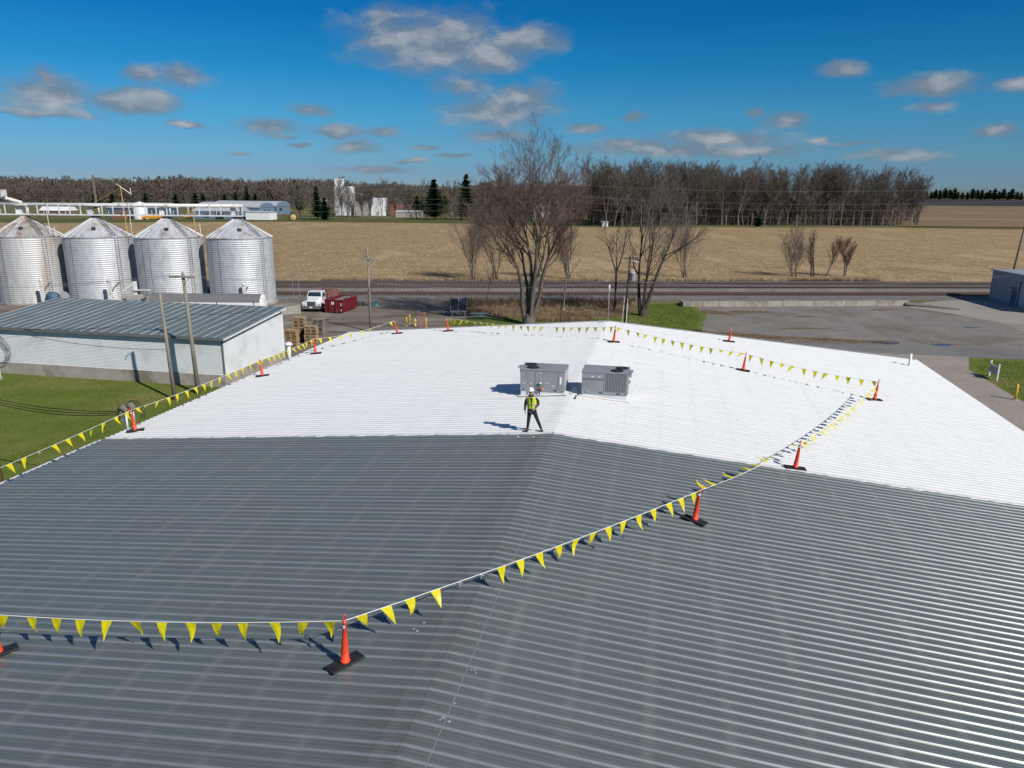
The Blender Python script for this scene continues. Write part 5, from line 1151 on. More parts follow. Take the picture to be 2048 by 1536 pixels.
# ------------------------------------------------------------------ bare trees
class TreeGen:
    def __init__(s, seed): s.r = random.Random(seed); s.trunk = MB(); s.crown = MB()
    def rnd(s): return Vector((s.r.gauss(0, 1), s.r.gauss(0, 1), s.r.gauss(0, 1)))
    def path(s, p, d, L, n, jit, up):
        pts = [p.copy()]; d = d.normalized(); jit = jit * (1 if n >= 7 else .62)
        for i in range(n):
            d = (d + s.rnd() * jit + Vector((0, 0, up))).normalized(); p = p + d * (L / n); pts.append(p.copy())
        return pts
    def limb(s, pts, r0, r1, lvl, P):
        n = len(pts); sides = (10, 6, 4, 3, 3, 3)[min(lvl, 5)]
        rs = [r0 + (r1 - r0) * (i / (n - 1)) ** .8 for i in range(n)]
        (s.trunk if lvl <= P['trunk_lvl'] else s.crown).tube(pts, rs, sides, cap=False)
        if lvl >= P['max']: return
        nc = P['kids'][lvl]; L = sum((pts[i + 1] - pts[i]).length for i in range(n - 1))
        for k in range(nc):
            q = P['start'][lvl] + (1 - P['start'][lvl]) * (k + s.r.random()) / nc; q = min(q, .99)
            f = q * (n - 1); i = int(f); f -= i; p = pts[i].lerp(pts[i + 1], f); d = (pts[i + 1] - pts[i]).normalized()
            ax = d.cross(s.rnd());  ax = ax.normalized() if ax.length > 1e-4 else Vector((1, 0, 0))
            ang = rad(s.r.uniform(*P['angle'][lvl])); cd_ = Matrix.Rotation(ang, 3, ax) @ d
            cl = L * s.r.uniform(*P['len'][lvl]) * ((1.15 - .55 * q) if lvl or not P.get('dome') else (.62 + .45 * math.sin(math.pi * min(1, max(0, (q - .3) / .75)))))
            cr = max(P['rmin'], (r0 + (r1 - r0) * q) * s.r.uniform(.45, .65))
            s.limb(s.path(p, cd_, cl, P['seg'][lvl + 1], P['jit'], P['up'][lvl + 1]), cr, max(P['rmin'] * .6, cr * .25), lvl + 1, P)
BIG = dict(dome=True, max=4, trunk_lvl=1, kids=(13, 7, 6, 5), start=(.42, .2, .15, .1), angle=((28, 52), (25, 50), (22, 48), (20, 45)), len=((.30, .50), (.34, .58), (.34, .60), (.4, .7)), seg=(8, 7, 5, 4, 3), jit=.10, up=(.04, .075, .09, .09, .08), rmin=.009)
def finish_tree(g, name, label, loc, bark, twig, rz=0.0, group=None):
    t = thing(name, label, 'tree', loc, rz, group)
    g.trunk.build('trunk', bark, t, True); g.crown.build('crown', twig, t)
    return t
# the big maple: stems traced from its photograph silhouette as X/Z offsets, with depth of their own
g = TreeGen(11)
base = [(0, 0, -.1), (0, 0, .35), (.02, .0, .9), (.0, .05, 1.5)]
g.trunk.tube(base, [.98, .82, .74, .5], 16, cap=False)
stems = [([(-.45, .1, .6), (-.85, .1, 2.6), (-.95, .0, 5.0), (-1.6, -.3, 7.6), (-2.8, -.6, 9.6), (-4.0, -.8, 11.4), (-4.9, -1.0, 13.4)], .42, .05),
         ([(-.1, .4, 1.0), (.1, .5, 4.0), (.2, .8, 7.6), (-.4, 1.2, 11.0), (-1.4, 1.7, 14.0), (-2.2, 2.0, 16.6)], .36, .05),
         ([(.15, .2, 1.0), (.55, .2, 5.0), (.9, .3, 9.0), (1.5, .5, 12.6), (2.4, .4, 15.6), (3.2, .3, 19.2)], .36, .05),
         ([(.50, -.1, .6), (1.15, -.2, 3.0), (1.6, -.3, 6.0), (2.4, -.7, 9.0), (3.6, -1.0, 11.4), (5.4, -1.3, 13.2)], .40, .05),
         ([(.2, -.3, 1.0), (.4, -.8, 4.5), (.8, -1.5, 8.0), (.9, -2.2, 11.5), (.3, -2.9, 14.8), (.7, -3.2, 17.6)], .34, .05),
         ([(0, .4, 1.2), (-.3, 1.5, 5.0), (-.9, 2.8, 8.6), (-2.2, 3.6, 12.0), (-3.1, 4.0, 15.0)], .30, .04),
         ([(.2, .4, 1.2), (.9, 1.6, 5.5), (2.0, 2.9, 9.2), (2.9, 3.6, 12.8), (4.3, 4.2, 15.6)], .30, .04)]
for pts, r0, r1 in stems:
    P_ = [Vector(q) for q in pts]; fine = []
    for i in range(len(P_) - 1):
        for q in (0, .5): fine.append(P_[i].lerp(P_[i + 1], q) + (g.rnd() * .06 if q else Vector()))
    fine.append(P_[-1]); g.limb(fine, r0, r1, 0, BIG)
finish_tree(g, 'maple_tree', 'largest bare maple with several tall stems rising behind the roof', (1.95, 86.2, 0), 'bark_grey', 'twig_red').scale = (.90, .95, .905)
MED = dict(BIG); MED.update(kids=(10, 6, 5, 3), rmin=.012)
g = TreeGen(12)
g.trunk.tube([(0, 0, -.1), (-.05, 0, .4), (-.1, 0, 1.0)], [.75, .6, .5], 12, cap=False)
for pts, r0 in (([(-.35, 0, .3), (-.75, 0, 3), (-.9, .1, 7), (-.6, .3, 11), (-1.2, .5, 14.5)], .34), ([(.1, 0, .3), (1.1, .1, 3.2), (2.0, .2, 6.0), (3.3, .5, 9.0), (4.5, .8, 12.0), (5.0, 1.0, 15.2)], .36), ([(0, .3, .5), (.4, .8, 4.0), (.8, 1.6, 8), (1.6, 2.0, 12.5), (2.2, 2.2, 16.0)], .26), ([(-.1, -.2, .6), (0, -.8, 4), (.5, -1.6, 8), (.9, -2.0, 12)], .24)):
    P_ = [Vector(q) for q in pts]; fine = []
    for i in range(len(P_) - 1):
        for q in (0, .5): fine.append(P_[i].lerp(P_[i + 1], q) + (g.rnd() * .05 if q else Vector()))
    fine.append(P_[-1]); g.limb(fine, r0, .04, 0, MED)
finish_tree(g, 'bare_tree', 'bare tree with two leaning trunks right of the transformer pole', (16.6, 93.4, 0), 'bark_dark', 'twig_grey').scale = (.80, .90, .88)
SMALL = dict(BIG); SMALL.update(dome=False, max=3, kids=(11, 6, 4), rmin=.010, start=(.35, .2, .15), trunk_lvl=0)
def small_tree(seed, h, r0, spread=.25, stems=1, P=SMALL):
    g = TreeGen(seed)
    for k in range(stems):
        d = Vector((g.r.gauss(0, spread), g.r.gauss(0, spread), 1)); p = Vector((g.r.uniform(-.5, .5), g.r.uniform(-.5, .5), 0)) * (0 if stems == 1 else 1)
        g.limb(g.path(p, d, h * g.r.uniform(.8, 1.05), 9, .06, .05), r0 * g.r.uniform(.7, 1.05), .02, 0, P)
    return g
g = TreeGen(31)
g.trunk.tube([(0, 0, -.1), (.02, 0, 2.5), (0, 0, 5.0)], [.17, .14, .13], 8, cap=False)
for pts in ([(0, 0, 4.9), (-.6, .1, 6.6), (-1.3, .2, 8.6), (-1.8, .3, 11)], [(0, 0, 4.9), (.5, -.1, 6.5), (.9, -.1, 8.5), (1.0, -.2, 10.8)], [(0, 0, 4.7), (.05, .3, 7.0), (-.1, .6, 10)]): g.limb([Vector(q) for q in pts], .11, .02, 0, SMALL)
finish_tree(g, 'bare_sapling', 'slender dark Y-forked tree left of the transformer pole', (13.7, 98.4, 0), 'bark_dark', 'twig_grey')
finish_tree(small_tree(32, 11.5, .12, .06), 'bare_sapling', 'thin pale-trunked tree in the weeds between the big maple and the pole', (6.85, 98.3, 0), 'trunk_pale', 'twig_grey')
finish_tree(small_tree(33, 6.2, .06, .05), 'bare_sapling', 'very thin young tree beside the picnic table', (-3.6, 101.5, 0), 'bark_dark', 'twig_grey')
THK = dict(SMALL); THK.update(kids=(13, 7, 4), start=(.2, .15, .15), angle=((18, 38), (20, 42), (20, 45), (20, 45)))
cl = [(-7.2, 131.5, 11.5, 34, 4, 'clump of thin bare stems beyond the tracks, left of the big maple'), (-3.2, 132.5, 12.5, 35, 3, 'thin bare stems beyond the tracks just left of the maple trunk'), (10.2, 134.6, 10.5, 37, 4, 'clump of reddish bare stems beyond the tracks, right of the maple'), (31.8, 137.5, 11.2, 39, 4, 'spreading bare clump beyond the tracks at the right of the transformer pole'), (53.2, 140.5, 8.0, 41, 4, 'upright leafless bush beyond the tracks, left of the vine-hung snags')]
for x, y, h, sd_, n, lab in cl: finish_tree(small_tree(sd_, h, .075, .22, n + 4, THK), 'bare_thicket', lab, (x, y, 0), 'bark_grey' if sd_ in (34, 39, 41) else 'bark_dark', 'twig_red' if sd_ in (37, 35) else 'twig_grey', group='leafless clumps beyond the tracks')
g = TreeGen(43)
for pts in ([(0, 0, 0), (-.3, 0, 3), (-.6, .1, 5.5), (-.3, .1, 6.8)], [(.5, 0, 0), (.1, 0, 3), (-.4, 0, 7.4)]): g.limb([Vector(q) for q in pts], .16, .05, 0, dict(THK, kids=(14, 7, 4)))
finish_tree(g, 'snag_tree', 'two crooked dark snag trunks beside the upright bush', (56.6, 140.8, 0), 'bark_dark', 'twig_brown')
g = TreeGen(44)
for pts in ([(0, 0, 0), (.8, 0, 2.6), (1.6, .1, 5.0), (1.9, .1, 5.8)], [(3.4, 0, 0), (3.3, 0, 2.5), (2.6, 0, 4.5), (3.6, 0, 6.0)], [(3.6, .2, 0), (3.9, .2, 3.0), (4.6, .2, 5.2)]): g.limb([Vector(q) for q in pts], .15, .05, 0, dict(THK, kids=(22, 10, 6)))
finish_tree(g, 'snag_tree', 'vine-tangled leaning snags, rightmost of the bushes beyond the tracks', (59.6, 141.2, 0), 'bark_grey', 'twig_red')

# ------------------------------------------------------------------ woodlot, evergreens and far woods
LOT = dict(max=3, trunk_lvl=0, kids=(24, 10, 5), start=(.20, .15, .1), angle=((28, 55), (25, 50), (22, 50)), len=((.20, .36), (.34, .60), (.38, .65)), seg=(8, 5, 3, 2), jit=.09, up=(.03, .07, .07, .06), rmin=.034)
def lot_variant(seed, h, r0, forks):
    g = TreeGen(seed)
    if forks == 1: g.limb(g.path(Vector((0, 0, -.2)), Vector((g.r.gauss(0, .05), g.r.gauss(0, .05), 1)), h, 10, .045, .03), r0, .05, 0, LOT)
    else:
        hb = h * g.r.uniform(.25, .4); g.trunk.tube([(0, 0, -.2), (0, 0, hb)], [r0, r0 * .8], 8, cap=False)
        for k in range(forks):
            a = 6.28 * k / forks + g.r.uniform(-.5, .5); g.limb(g.path(Vector((0, 0, hb - .2)), Vector((math.cos(a) * .35, math.sin(a) * .35, 1)), h - hb, 8, .05, .06), r0 * .65, .05, 0, dict(LOT, kids=(16, 8, 5)))
    return g.trunk, g.crown
var = []
twigs = ['twig_brown', 'twig_grey', 'twig_brown', 'twig_brown', 'twig_olive', 'twig_grey', 'twig_dark']
pbr('twig_dark', (.085, .070, .060), .85, spec=.1, var=.25, scale=.5)
for i in range(7):
    a, b = lot_variant(200 + i, (27, 25, 28, 24, 26, 27, 23)[i], .38, (1, 2, 3, 1, 2, 1, 3)[i]); var.append((a.mesh('trunk', ('trunk_pale', 'bark_dark', 'bark_grey')[i % 3], True), b.mesh('crown', twigs[i])))
rw = random.Random(77)
def wood_tree(x, y, sc, vi, label, group, sink=0.0):
    t = thing('woodlot_tree', label, 'tree', (x, y, terrain(x, y) - sink), rw.uniform(0, 6.28), group); t.scale = (sc * rw.uniform(.85, 1.05), sc * rw.uniform(.85, 1.05), sc)
    link('trunk', var[vi][0], t); link('crown', var[vi][1], t)
front = lambda x: 352 + .13 * (x - 55) - (8 if x < 70 else 0)
for i in range(46):
    x = 40 + 152 * (i + rw.uniform(.1, .9)) / 46; wood_tree(x, front(x) + rw.uniform(1, 9), rw.uniform(.78, 1.02), rw.randrange(7), 'tall bare tree in the front row of the brown woodlot beyond the field', 'front row of the woodlot')
for i in range(150):
    x = 34 + 158 * rw.random(); y = front(x) + rw.uniform(10, 75); wood_tree(x + .16 * (y - 360), y, rw.uniform(.88, 1.06), rw.randrange(7), 'bare tree deep inside the brown woodlot beyond the field', 'inner trees of the woodlot')
for i in range(20):
    x = 188 + rw.uniform(0, 14); y = 372 + i * 5 + rw.uniform(0, 6); wood_tree(x + (y - 372) * .5, y, rw.uniform(.75, .98), rw.randrange(7), 'bare tree at the right-hand end of the brown woodlot', 'right end of the woodlot')
# trees round the far farmstead
far = [(-112, 440, .74), (-106, 438, .70), (-100, 441, .78), (-88, 440, .72), (-82, 436, .70), (-104, 430, .6), (-91, 431, .66), (-116, 452, .66), (-109, 447, .72), (-103, 455, .60), (-97, 446, .70), (-90, 452, .62), (-84, 444, .66), (-94, 436, .55), (-78, 449, .6), (-96, 402, .70), (-88, 405, .62), (-80, 420, .66), (-62, 455, .7), (-71, 470, .72), (-52, 470, .70), (-118, 420, .62), (-124, 440, .6), (-130, 452, .6), (-30, 430, .72), (-14, 404, .86), (-4, 398, .98), (3, 408, .92), (10, 400, .82), (17, 404, .78), (25, 398, .84), (33, 402, .72), (38, 396, .80), (-20, 415, .66), (-8, 425, .9), (-150, 505, .72), (-142, 512, .78), (-108, 470, .7), (-84, 500, .85), (-76, 520, .8), (-36, 465, .75), (-58, 500, .75)]
for i, (x, y, s) in enumerate(far): wood_tree(x, y, s, (i * 3 + 1) % 7, 'bare tree standing round the far white farm buildings', 'bare trees round the far farm')
# evergreens
def conifer_mesh(seed, h, R_, m, n_wh=26, droop=.25, narrow=1.0):
    r = random.Random(seed); q = MB(); tr = MB(); tr.tube([(0, 0, -.2), (0, 0, h * .97)], [.30, .04], 7, cap=False)
    for w_ in range(n_wh):
        f = (w_ + .4) / n_wh; z = h * (.10 + .88 * f); rr = R_ * 1.6 * (1 - f) ** .9 * narrow * r.uniform(.62, 1.15) * min(1, .55 + f * 4) + .2
        for k in range(12):
            a = 6.28 * (k + r.random()) / 12; L = rr * r.uniform(.45, 1.15); z += r.uniform(-.25, .25); d = Vector((math.cos(a), math.sin(a), .16 - droop * r.random())); sd_ = Vector((-math.sin(a), math.cos(a), 0))
            for j in range(9):
                e = (j + .6) / 9; c = Vector((0, 0, z)) + d * L * e + Vector((0, 0, .10 * L * e * e)); wd = (.80 - .42 * e) * (.55 + R_ / 9) * r.uniform(.6, 1.2)
                b_ = c + d * wd * .8
                for s in (-1, 1):
                    tip = c + sd_ * s * wd * r.uniform(.7, 1.2) + d * wd * .7 + Vector((0, 0, r.uniform(-.9, .3) * wd))
                    q.add([tuple(c - d * wd * .3), tuple(b_ + Vector((0, 0, .3 * wd))), tuple(tip)], [(0, 1, 2)])
                hang = c + d * wd * r.uniform(0, .6) + sd_ * wd * r.uniform(-.5, .5) - Vector((0, 0, wd * r.uniform(.5, 1.1)))
                rise = c + d * wd * r.uniform(.3, .9) + sd_ * wd * r.uniform(-.4, .4) + Vector((0, 0, wd * r.uniform(.2, .7)))
                q.add([tuple(c - d * wd * .4), tuple(b_), tuple(hang)], [(0, 1, 2)]); q.add([tuple(c - d * wd * .2), tuple(b_), tuple(rise)], [(0, 1, 2)])
    return tr.mesh('trunk', 'bark_dark', True), rawmesh('crown', q.v, q.f, m)
def conifer(x, y, h, R_, seed, label, m='needles', narrow=1.0, group=None, name='evergreen_tree', me=None, sc=1.0):
    t = thing(name, label, 'tree', (x, y, terrain(x, y)), seed, group); a, b = me or conifer_mesh(seed, h, R_, m, narrow=narrow); link('trunk', a, t); link('crown', b, t); t.scale = (sc, sc, sc); return t
conifer(-43.2, 414, 22, 6.6, 1, 'large dark evergreen standing alone at the far edge of the field')
conifer(-25.5, 412, 24.5, 5.6, 2, 'tall lighter evergreen beside the bare trees left of the big maple', 'needles_light')
conifer(-104, 402, 17.8, 3.6, 3, 'tall evergreen in front of the white farm tower', 'needles_light', .9)
conifer(-99.2, 398, 11.5, 3.6, 4, 'dark shorter evergreen right beside the tall one at the white tower')
conifer(-147, 520, 18, 4.2, 5, 'pointed evergreen behind the blue hall, nearest the tower', 'needles_light')
conifer(-196, 560, 18, 3.8, 6, 'pointed evergreen behind the long blue-roofed hall', 'needles_light')
cmz = conifer_mesh(7, 13, 4.2, 'needles', 18); cmz2 = conifer_mesh(8, 12, 4.4, 'needles_light', 18)
for i, (x, y) in enumerate([(-330, 600), (-322, 610), (-262, 590), (-250, 598), (-240, 588), (-228, 600), (-216, 592), (-205, 604), (-60, 505), (-50, 520), (-46, 512), (-300, 620), (-20, 520), (-66, 520)]): conifer(x, y, 0, 0, i, 'small rounded evergreen at the foot of the far wooded rise', me=(cmz2 if i % 3 else cmz), group='small evergreens below the far wood')
conifer(116, 358, 4.6, 1.6, 9, 'single small dark evergreen at the foot of the woodlot')
for i in range(22):
    x = 455 + i * 5.6 + rw.uniform(-1, 1); conifer(x + 60, 950, 0, 0, i, 'rounded dark evergreen in the windbreak row on the far right', sc=rw.uniform(.75, 1.2), me=(cmz if i % 3 == 0 else cmz2), group='windbreak evergreens on the far right')
for i in range(11):
    x = 600 + i * 6.5; conifer(x + 50, 920 - i * 3, 0, 0, i + .5, 'large near-black evergreen at the right end of the windbreak', me=cmz, group='dark evergreens at the right end').scale = (1.5, 1.5, 1.1)
# far wooded rise: one mass
def wood_mass(name, label, spots, seed, m, hrange, per=60):
    r = np.random.default_rng(seed); V_ = []; F_ = []; o = 0
    for (x, y) in spots:
        h = r.uniform(*hrange) * (1 + .14 * math.sin(x * .021 + 1) + .10 * math.sin(x * .057 + y * .01)); R_ = h * r.uniform(.20, .30); z0 = terrain(x, y); n = per
        a = r.uniform(0, 6.28, n); e = r.uniform(.15, 1.0, n); rad_ = R_ * np.sqrt(r.uniform(0, 1, n)) * np.sin(np.clip(e, .1, 1) * 2.4) ; zz = z0 + h * (e * .88 + .04)
        cx, cy = x + rad_ * np.cos(a), y + rad_ * np.sin(a); ln = h * r.uniform(.05, .14, n); ta = r.uniform(0, 6.28, n); tl = r.uniform(.2, 1.2, n); w_ = r.uniform(.25, .80, n) * h / 25
        dxx, dyy, dzz = np.cos(ta) * tl * ln, np.sin(ta) * tl * ln, ln
        p0 = np.stack([cx - w_, cy, zz], 1); p1 = np.stack([cx + w_, cy + w_ * .6, zz + .1], 1); p2 = np.stack([cx + dxx, cy + dyy, zz + dzz], 1)
        V_.append(np.stack([p0, p1, p2], 1).reshape(-1, 3))
        t0 = np.array([[x - .22, y, z0], [x + .22, y + .2, z0], [x, y, z0 + h * .6]]); V_.append(t0)
    V_ = np.concatenate(V_); nf = len(V_) // 3; me = bpy.data.meshes.new(name)
    me.vertices.add(len(V_)); me.vertices.foreach_set('co', V_.astype(np.float32).ravel()); me.loops.add(len(V_)); me.loops.foreach_set('vertex_index', np.arange(len(V_), dtype=np.int32))
    me.polygons.add(nf); me.polygons.foreach_set('loop_start', np.arange(0, len(V_), 3, dtype=np.int32)); me.update(); me.validate(); me.materials.append(mat(m))
    return tag(link(name, me), label, 'wood', kind='stuff')
rg = random.Random(99)
sp = []
for i in range(3200):
    y = 640 + 900 * rg.random() ** 1.4; x = -y * rg.uniform(.02, .95); 
    if x > -90 and y < 700: continue
    sp.append((x, y))
wood_mass('far_wood', 'bare brown wood covering the low rise on the left horizon', sp, 1, 'wood_mass', (15, 24))
sp = []
for i in range(700): y = 560 + 260 * rg.random(); x = -140 + rg.random() * 330; sp.append((x, y))
wood_mass('middle_wood', 'bare brown wood behind the farm and the lone evergreen', sp, 2, 'wood_mass', (14, 20))
sp = []
for i in range(900): y = 1500 + 1500 * rg.random(); x = y * rg.uniform(.2, .95); sp.append((x, y))
wood_mass('horizon_wood', 'thin blue-brown line of woods on the far right horizon', sp, 3, 'wood_mass', (14, 22), 20)
sp = [(34 + 168 * rg.random(), 0) for i in range(900)]; sp = [(x + .16 * d, front(x) + 6 + d) for x, _ in sp for d in (rg.uniform(0, 80),)]
wood_mass('underbrush', 'brown leafless underbrush on the floor of the woodlot', sp, 4, 'brush', (4, 15), 40)
sp = [(-110 + 180 * rg.random(), 440 + 60 * rg.random()) for i in range(170)] + [(-60 + 100 * rg.random(), 405 + 30 * rg.random()) for i in range(90)]
wood_mass('farm_brush', 'low reddish brush round the far farm', sp, 5, 'brush', (4, 9), 30)

# ------------------------------------------------------------------ far buildings
def far_box(name, label, cat, x, y, wx, wy, h, rz, wall, roof, gable=0.0, wins=(), arch=False, door=None):
    b = thing(name, label, cat, (x, y, terrain(x, y)), rz); MB().box((0, 0, h / 2), (wx, wy, h)).build('wall', wall, b)
    if arch:
        n = 10; pts = [(wy / 2 * 1.03 * math.cos(a), h - .05 + gable * math.sin(a)) for a in np.linspace(0, math.pi, n)]
        q = MB(); q.prism(pts, -wx / 2 - .2, wx / 2 + .2, Matrix.Rotation(math.pi / 2, 4, 'Z')); q.build('roof', roof, b)
        q = MB(); q.prism([(p_ * .985, z - .06) for p_, z in pts], -wx / 2 - .25, wx / 2 + .25, Matrix.Rotation(math.pi / 2, 4, 'Z')); q.build('gable_wall', wall, b)
    elif gable:
        q = MB(); q.prism([(-wy / 2 - .3, h - .1), (wy / 2 + .3, h - .1), (0, h + gable)], -wx / 2 - .3, wx / 2 + .3, Matrix.Rotation(math.pi / 2, 4, 'Z')); q.build('roof', roof, b)
    else: MB().box((0, 0, h + .1), (wx + .3, wy + .3, .25)).build('roof', roof, b)
    for (q, z, ww, hh, side) in wins:
        if side == 'f': MB().box((q, -wy / 2 - .03, z), (ww, .08, hh)).build('window', 'glass_dark', b)
        else: MB().box((wx / 2 + .03, q, z), (.08, ww, hh)).build('window', 'glass_dark', b)
    return b
ax = math.atan2(-.30, .95)
far_box('blue_hall', 'nearer blue hall with arched grey roof and dark doors, far left', 'hall', -176, 481, 46, 15, 4.6, ax, 'blue_wall', 'far_roof', 3.0, [(-2, 1.6, 2.4, 3.0, 's'), (2.2, 1.6, 2.4, 3.0, 's'), (-8, 3.6, 24, .9, 'f')], True)
far_box('blue_hall', 'farther blue hall with arched grey roof behind the first', 'hall', -172, 499, 48, 15, 5.0, ax, 'blue_wall', 'far_roof', 3.2, [(-3, 3.0, 3.0, 1.6, 's')], True)
far_box('blue_shop', 'low blue workshop with a dark doorway beside the school buses', 'workshop', -155, 402, 26, 12, 4.2, -.12, 'blue_wall', 'far_roof', 2.2, [(2, 1.6, 4.5, 3.0, 'f'), (-5, 1.8, 2.4, 2.0, 'f')])
far_box('white_shed', 'plain long white shed left of the round bale', 'shed', -132.5, 398, 13, 9, 3.9, -.12, 'far_white', 'far_roof', .6)
far_box('blue_store', 'blue storage building behind the white tank', 'building', -205, 420, 34, 14, 5.2, -.1, 'blue_dark', 'far_roof', 2.6)
far_box('farm_house', 'small farmhouse with white gable roof at the far left', 'house', -252, 420, 16, 9, 3.4, -.1, 'brown_roof', 'far_white', 3.2, [(-4, 1.8, 1.4, 1.2, 'f'), (3, 1.8, 1.4, 1.2, 'f')])
far_box('red_barn', 'low red brick building beside the white tank', 'building', -206, 398, 8, 6, 2.8, -.1, 'red_brick', 'brown_roof', 1.2)
tkk = thing('grain_silo', 'white domed silo standing left of the school buses', 'silo', (-193, 392, 0)); MB().lathe([(3.5, 0), (3.5, 6.2), (3.2, 7.4), (2.2, 8.3), (0, 8.7)], 24, cap=False).build('shell', 'far_white', tkk, True); MB().lathe([(.5, 8.5), (.5, 9.0), (0, 9.1)], 10, cap=False).build('vent', 'far_roof', tkk)
def bus(x, y, rz, label):
    b = thing('school_bus', label, 'bus', (x, y, 0), rz, 'yellow school buses'); MB().box((.6, 0, 1.75), (8.8, 2.4, 2.3)).build('body', 'bus_yellow', b, bevel=.15); MB().box((-4.4, 0, 1.15), (1.6, 2.1, 1.1)).build('hood', 'bus_yellow', b, bevel=.12)
    for k in range(8): MB().box((-3.0 + k * .98, -1.21, 2.2), (.78, .04, .62)).build('window', 'glass_dark', b)
    MB().box((.6, -1.215, 1.25), (8.7, .03, .10)).build('stripe', 'black_grille', b)
    for k in (-3.9, 3.0):
        for s in (-1, 1): MB().lathe([(.45, -.13), (.5, -.1), (.5, .1), (.45, .13)], 14).build('wheel', 'tyre', b).matrix_local = Matrix.Translation((k, s * 1.1, .5)) @ Matrix.Rotation(math.pi / 2, 4, 'X')
bus(-183, 383.5, .18, 'yellow school bus between the second and third bins'); bus(-170, 404, .1, 'yellow school bus farther right, half hidden by the third bin roof')
tw = thing('grain_elevator', 'tall white grain elevator tower with square head house, far left centre', 'tower', (-106, 478, 0), -.15)
MB().box((0, 0, 8.8), (10.4, 8, 17.6)).build('tower', 'far_white', tw); MB().box((-2.9, 0, 20), (4.4, 5, 5.0)).build('head_house', 'far_white', tw); MB().box((-2.9, 0, 22.6), (4.7, 5.3, .3)).build('roof', 'far_roof', tw)
MB().box((12, -1, 4.2), (9, 9, 8.4)).build('annex', 'concrete', tw); MB().box((22, 1, 5.4), (8, 8, 10.8)).build('annex', 'far_white', tw); MB().box((-13, 0, 5.6), (4.0, 6, 9.5)).build('annex', 'far_white', tw); MB().bar((6, 0, 14), (20, 0, 10.8), .16).build('conveyor', 'far_white', tw)
MB().box((33, 3, 3.4), (7, 7, 6.8)).build('leg_house', 'red_brick', tw)
far_box('yard_shed', 'low pale outbuilding right of the white elevator', 'shed', -62, 452, 15, 8, 3.0, -.1, 'concrete', 'far_roof', 1.0)
far_box('tiny_shed', 'tiny white shed at the edge of the woodlot', 'shed', 42, 347, 2.6, 2.2, 1.9, .2, 'far_white', 'far_roof', .5, [(0, 1.1, .8, .7, 'f')])
far_box('white_house', 'white gabled farmhouse half hidden behind the big maple', 'house', 14, 418, 10, 8, 5.0, .3, 'far_white', 'brown_roof', 3.4, [(-3, 2.0, 1.2, 1.5, 'f'), (2.5, 2.0, 1.2, 1.5, 'f'), (0, 4.2, 1.0, 1.2, 's')])
bl = thing('hay_bale', 'round hay bale with dark wrap ring at the field edge', 'hay bale', (-113.5, 390, 1.5), .3); q = MB().lathe([(1.45, -1.0), (1.5, -.9), (1.5, .9), (1.45, 1.0)], 20).build('bale', 'straw', bl, True); q.rotation_euler = (math.pi / 2, 0, 0)
q = MB(); q.tube([(1.9 * math.cos(a), .2, 1.95 * math.sin(a) + .1) for a in np.linspace(-.7, 3.84, 18)], .16, 6); q.build('wrap_ring', 'black_grille', bl)

# ------------------------------------------------------------------ grass, weeds, brush near the yard (uncountable)
def tufts(name, label, cat, pts, m, h, w_, seed, lean=.5, blades=5):
    r = np.random.default_rng(seed); pts = np.array(pts); n = len(pts) * blades; P_ = np.repeat(pts, blades, 0)
    a = r.uniform(0, 6.28, n); ln = r.uniform(.5, 1.15, n) * h; lx = r.uniform(-lean, lean, n) * ln; ly = r.uniform(-lean, lean, n) * ln; off = r.normal(0, w_ * 2.5, (n, 2))
    bx_, by_ = P_[:, 0] + off[:, 0], P_[:, 1] + off[:, 1]; wx, wy = np.cos(a) * w_, np.sin(a) * w_; z = np.full(n, .01)
    V_ = np.stack([np.stack([bx_ - wx, by_ - wy, z], 1), np.stack([bx_ + wx, by_ + wy, z], 1), np.stack([bx_ + lx, by_ + ly, ln], 1)], 1).reshape(-1, 3)
    me = bpy.data.meshes.new(name); me.vertices.add(len(V_)); me.vertices.foreach_set('co', V_.astype(np.float32).ravel()); me.loops.add(len(V_)); me.loops.foreach_set('vertex_index', np.arange(len(V_), dtype=np.int32))
    me.polygons.add(len(V_) // 3); me.polygons.foreach_set('loop_start', np.arange(0, len(V_), 3, dtype=np.int32)); me.update(); me.validate(); me.materials.append(mat(m))
    return tag(link(name, me), label, cat, kind='stuff')
def inpoly(x, y, p):
    c = False; j = len(p) - 1
    for i in range(len(p)):
        if (p[i][1] > y) != (p[j][1] > y) and x < (p[j][0] - p[i][0]) * (y - p[i][1]) / (p[j][1] - p[i][1]) + p[i][0]: c = not c
        j = i
    return c
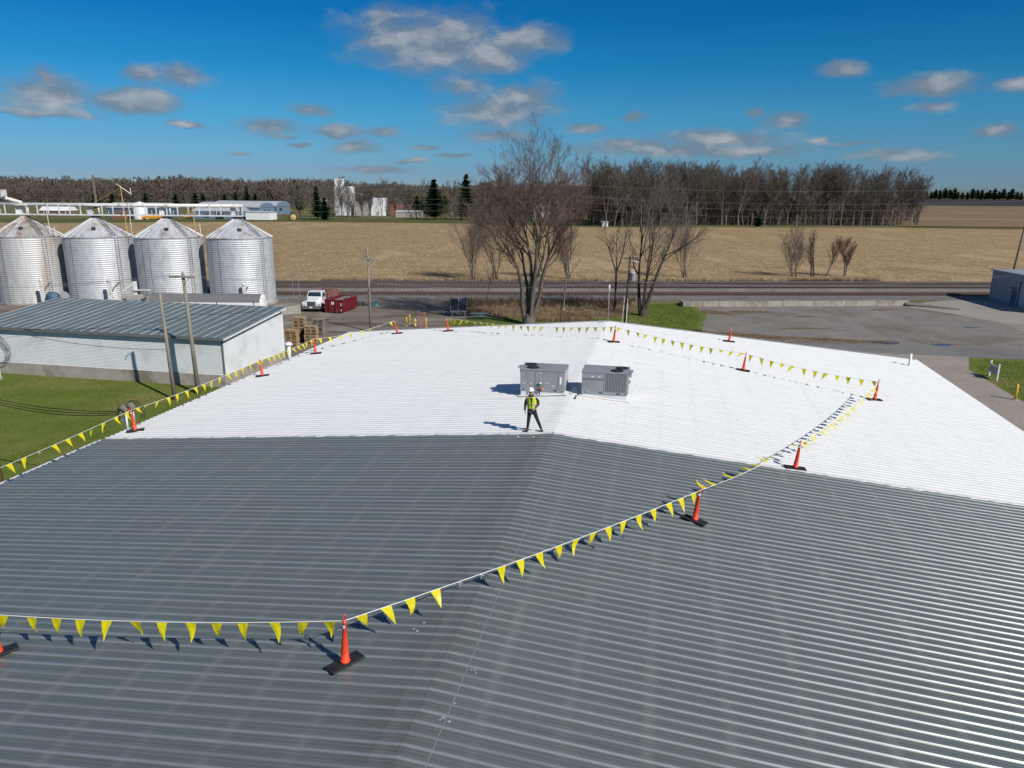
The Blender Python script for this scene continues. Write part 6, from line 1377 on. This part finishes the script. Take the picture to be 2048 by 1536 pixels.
def scatter(poly, n, seed):
    r = random.Random(seed); xs = [p[0] for p in poly]; ys = [p[1] for p in poly]; o = []
    while len(o) < n:
        x, y = r.uniform(min(xs), max(xs)), r.uniform(min(ys), max(ys))
        if inpoly(x, y, poly): o.append((x, y))
    return o
tufts('lawn_grass', 'short green lawn grass between the roof edge and the white shed', 'grass', scatter([W(-52, -4), W(-20.6, -4), W(-20.6, 23.2), W(-52, 23.2)], 26000, 1), 'grass_blade', .085, .016, 1, .7, 4)
tufts('side_lawn_grass', 'short green grass beside the driveway on the right', 'grass', scatter([W(31.6, 22), W(31.6, 43), W(34, 49), W(48, 49), W(48, 22)], 9000, 2), 'grass_blade', .09, .018, 2, .7, 4)
tufts('tree_grass', 'green grass round the big maple and the two-trunk tree', 'grass', scatter([(-7.9, 80), (-7.3, 88.3), (-0.9, 91.2), (4.6, 88.8), (13.2, 91), (18.8, 103), (24.8, 104.9), (24, 94), (21, 83)], 9000, 3), 'grass_blade', .11, .022, 3, .7, 4)
tufts('dry_weed', 'tan dry weeds and dead grass between the big maple and the tracks', 'weeds', scatter([(-5, 91.5), (4.6, 89.2), (13, 92.5), (17.5, 103), (13, 106.5), (-7, 104.5), (-8.5, 98)], 1300, 4) + scatter([(3.2, 88.0), (9.8, 89), (10, 94.5), (3.5, 93.5)], 1500, 5), 'dry_weeds', .60, .020, 4, .6, 5)
tufts('brush_weed', 'dark leafless brush in the shade under the trees', 'weeds', scatter([(-8, 99), (16, 101), (18, 107.5), (-9, 104.5)], 900, 6) + scatter([TW(-30, 8.5), TW(60, 8.5), TW(60, 11), TW(-30, 11)], 1300, 7) + scatter([TW(52, 7.5), TW(68, 7.5), TW(68, 13), TW(52, 13)], 350, 8), 'brush', 1.0, .018, 5, .5, 6)
tufts('verge_grass', 'patchy yellow-brown grass edging the gravel lot', 'grass', scatter([(20.1, 83.9), (31.3, 79.6), (40.1, 77.6), (40.3, 75.9), (30.0, 76.0), (20.1, 77.6)], 1500, 9), 'dry_weeds', .14, .02, 6, .7, 4)
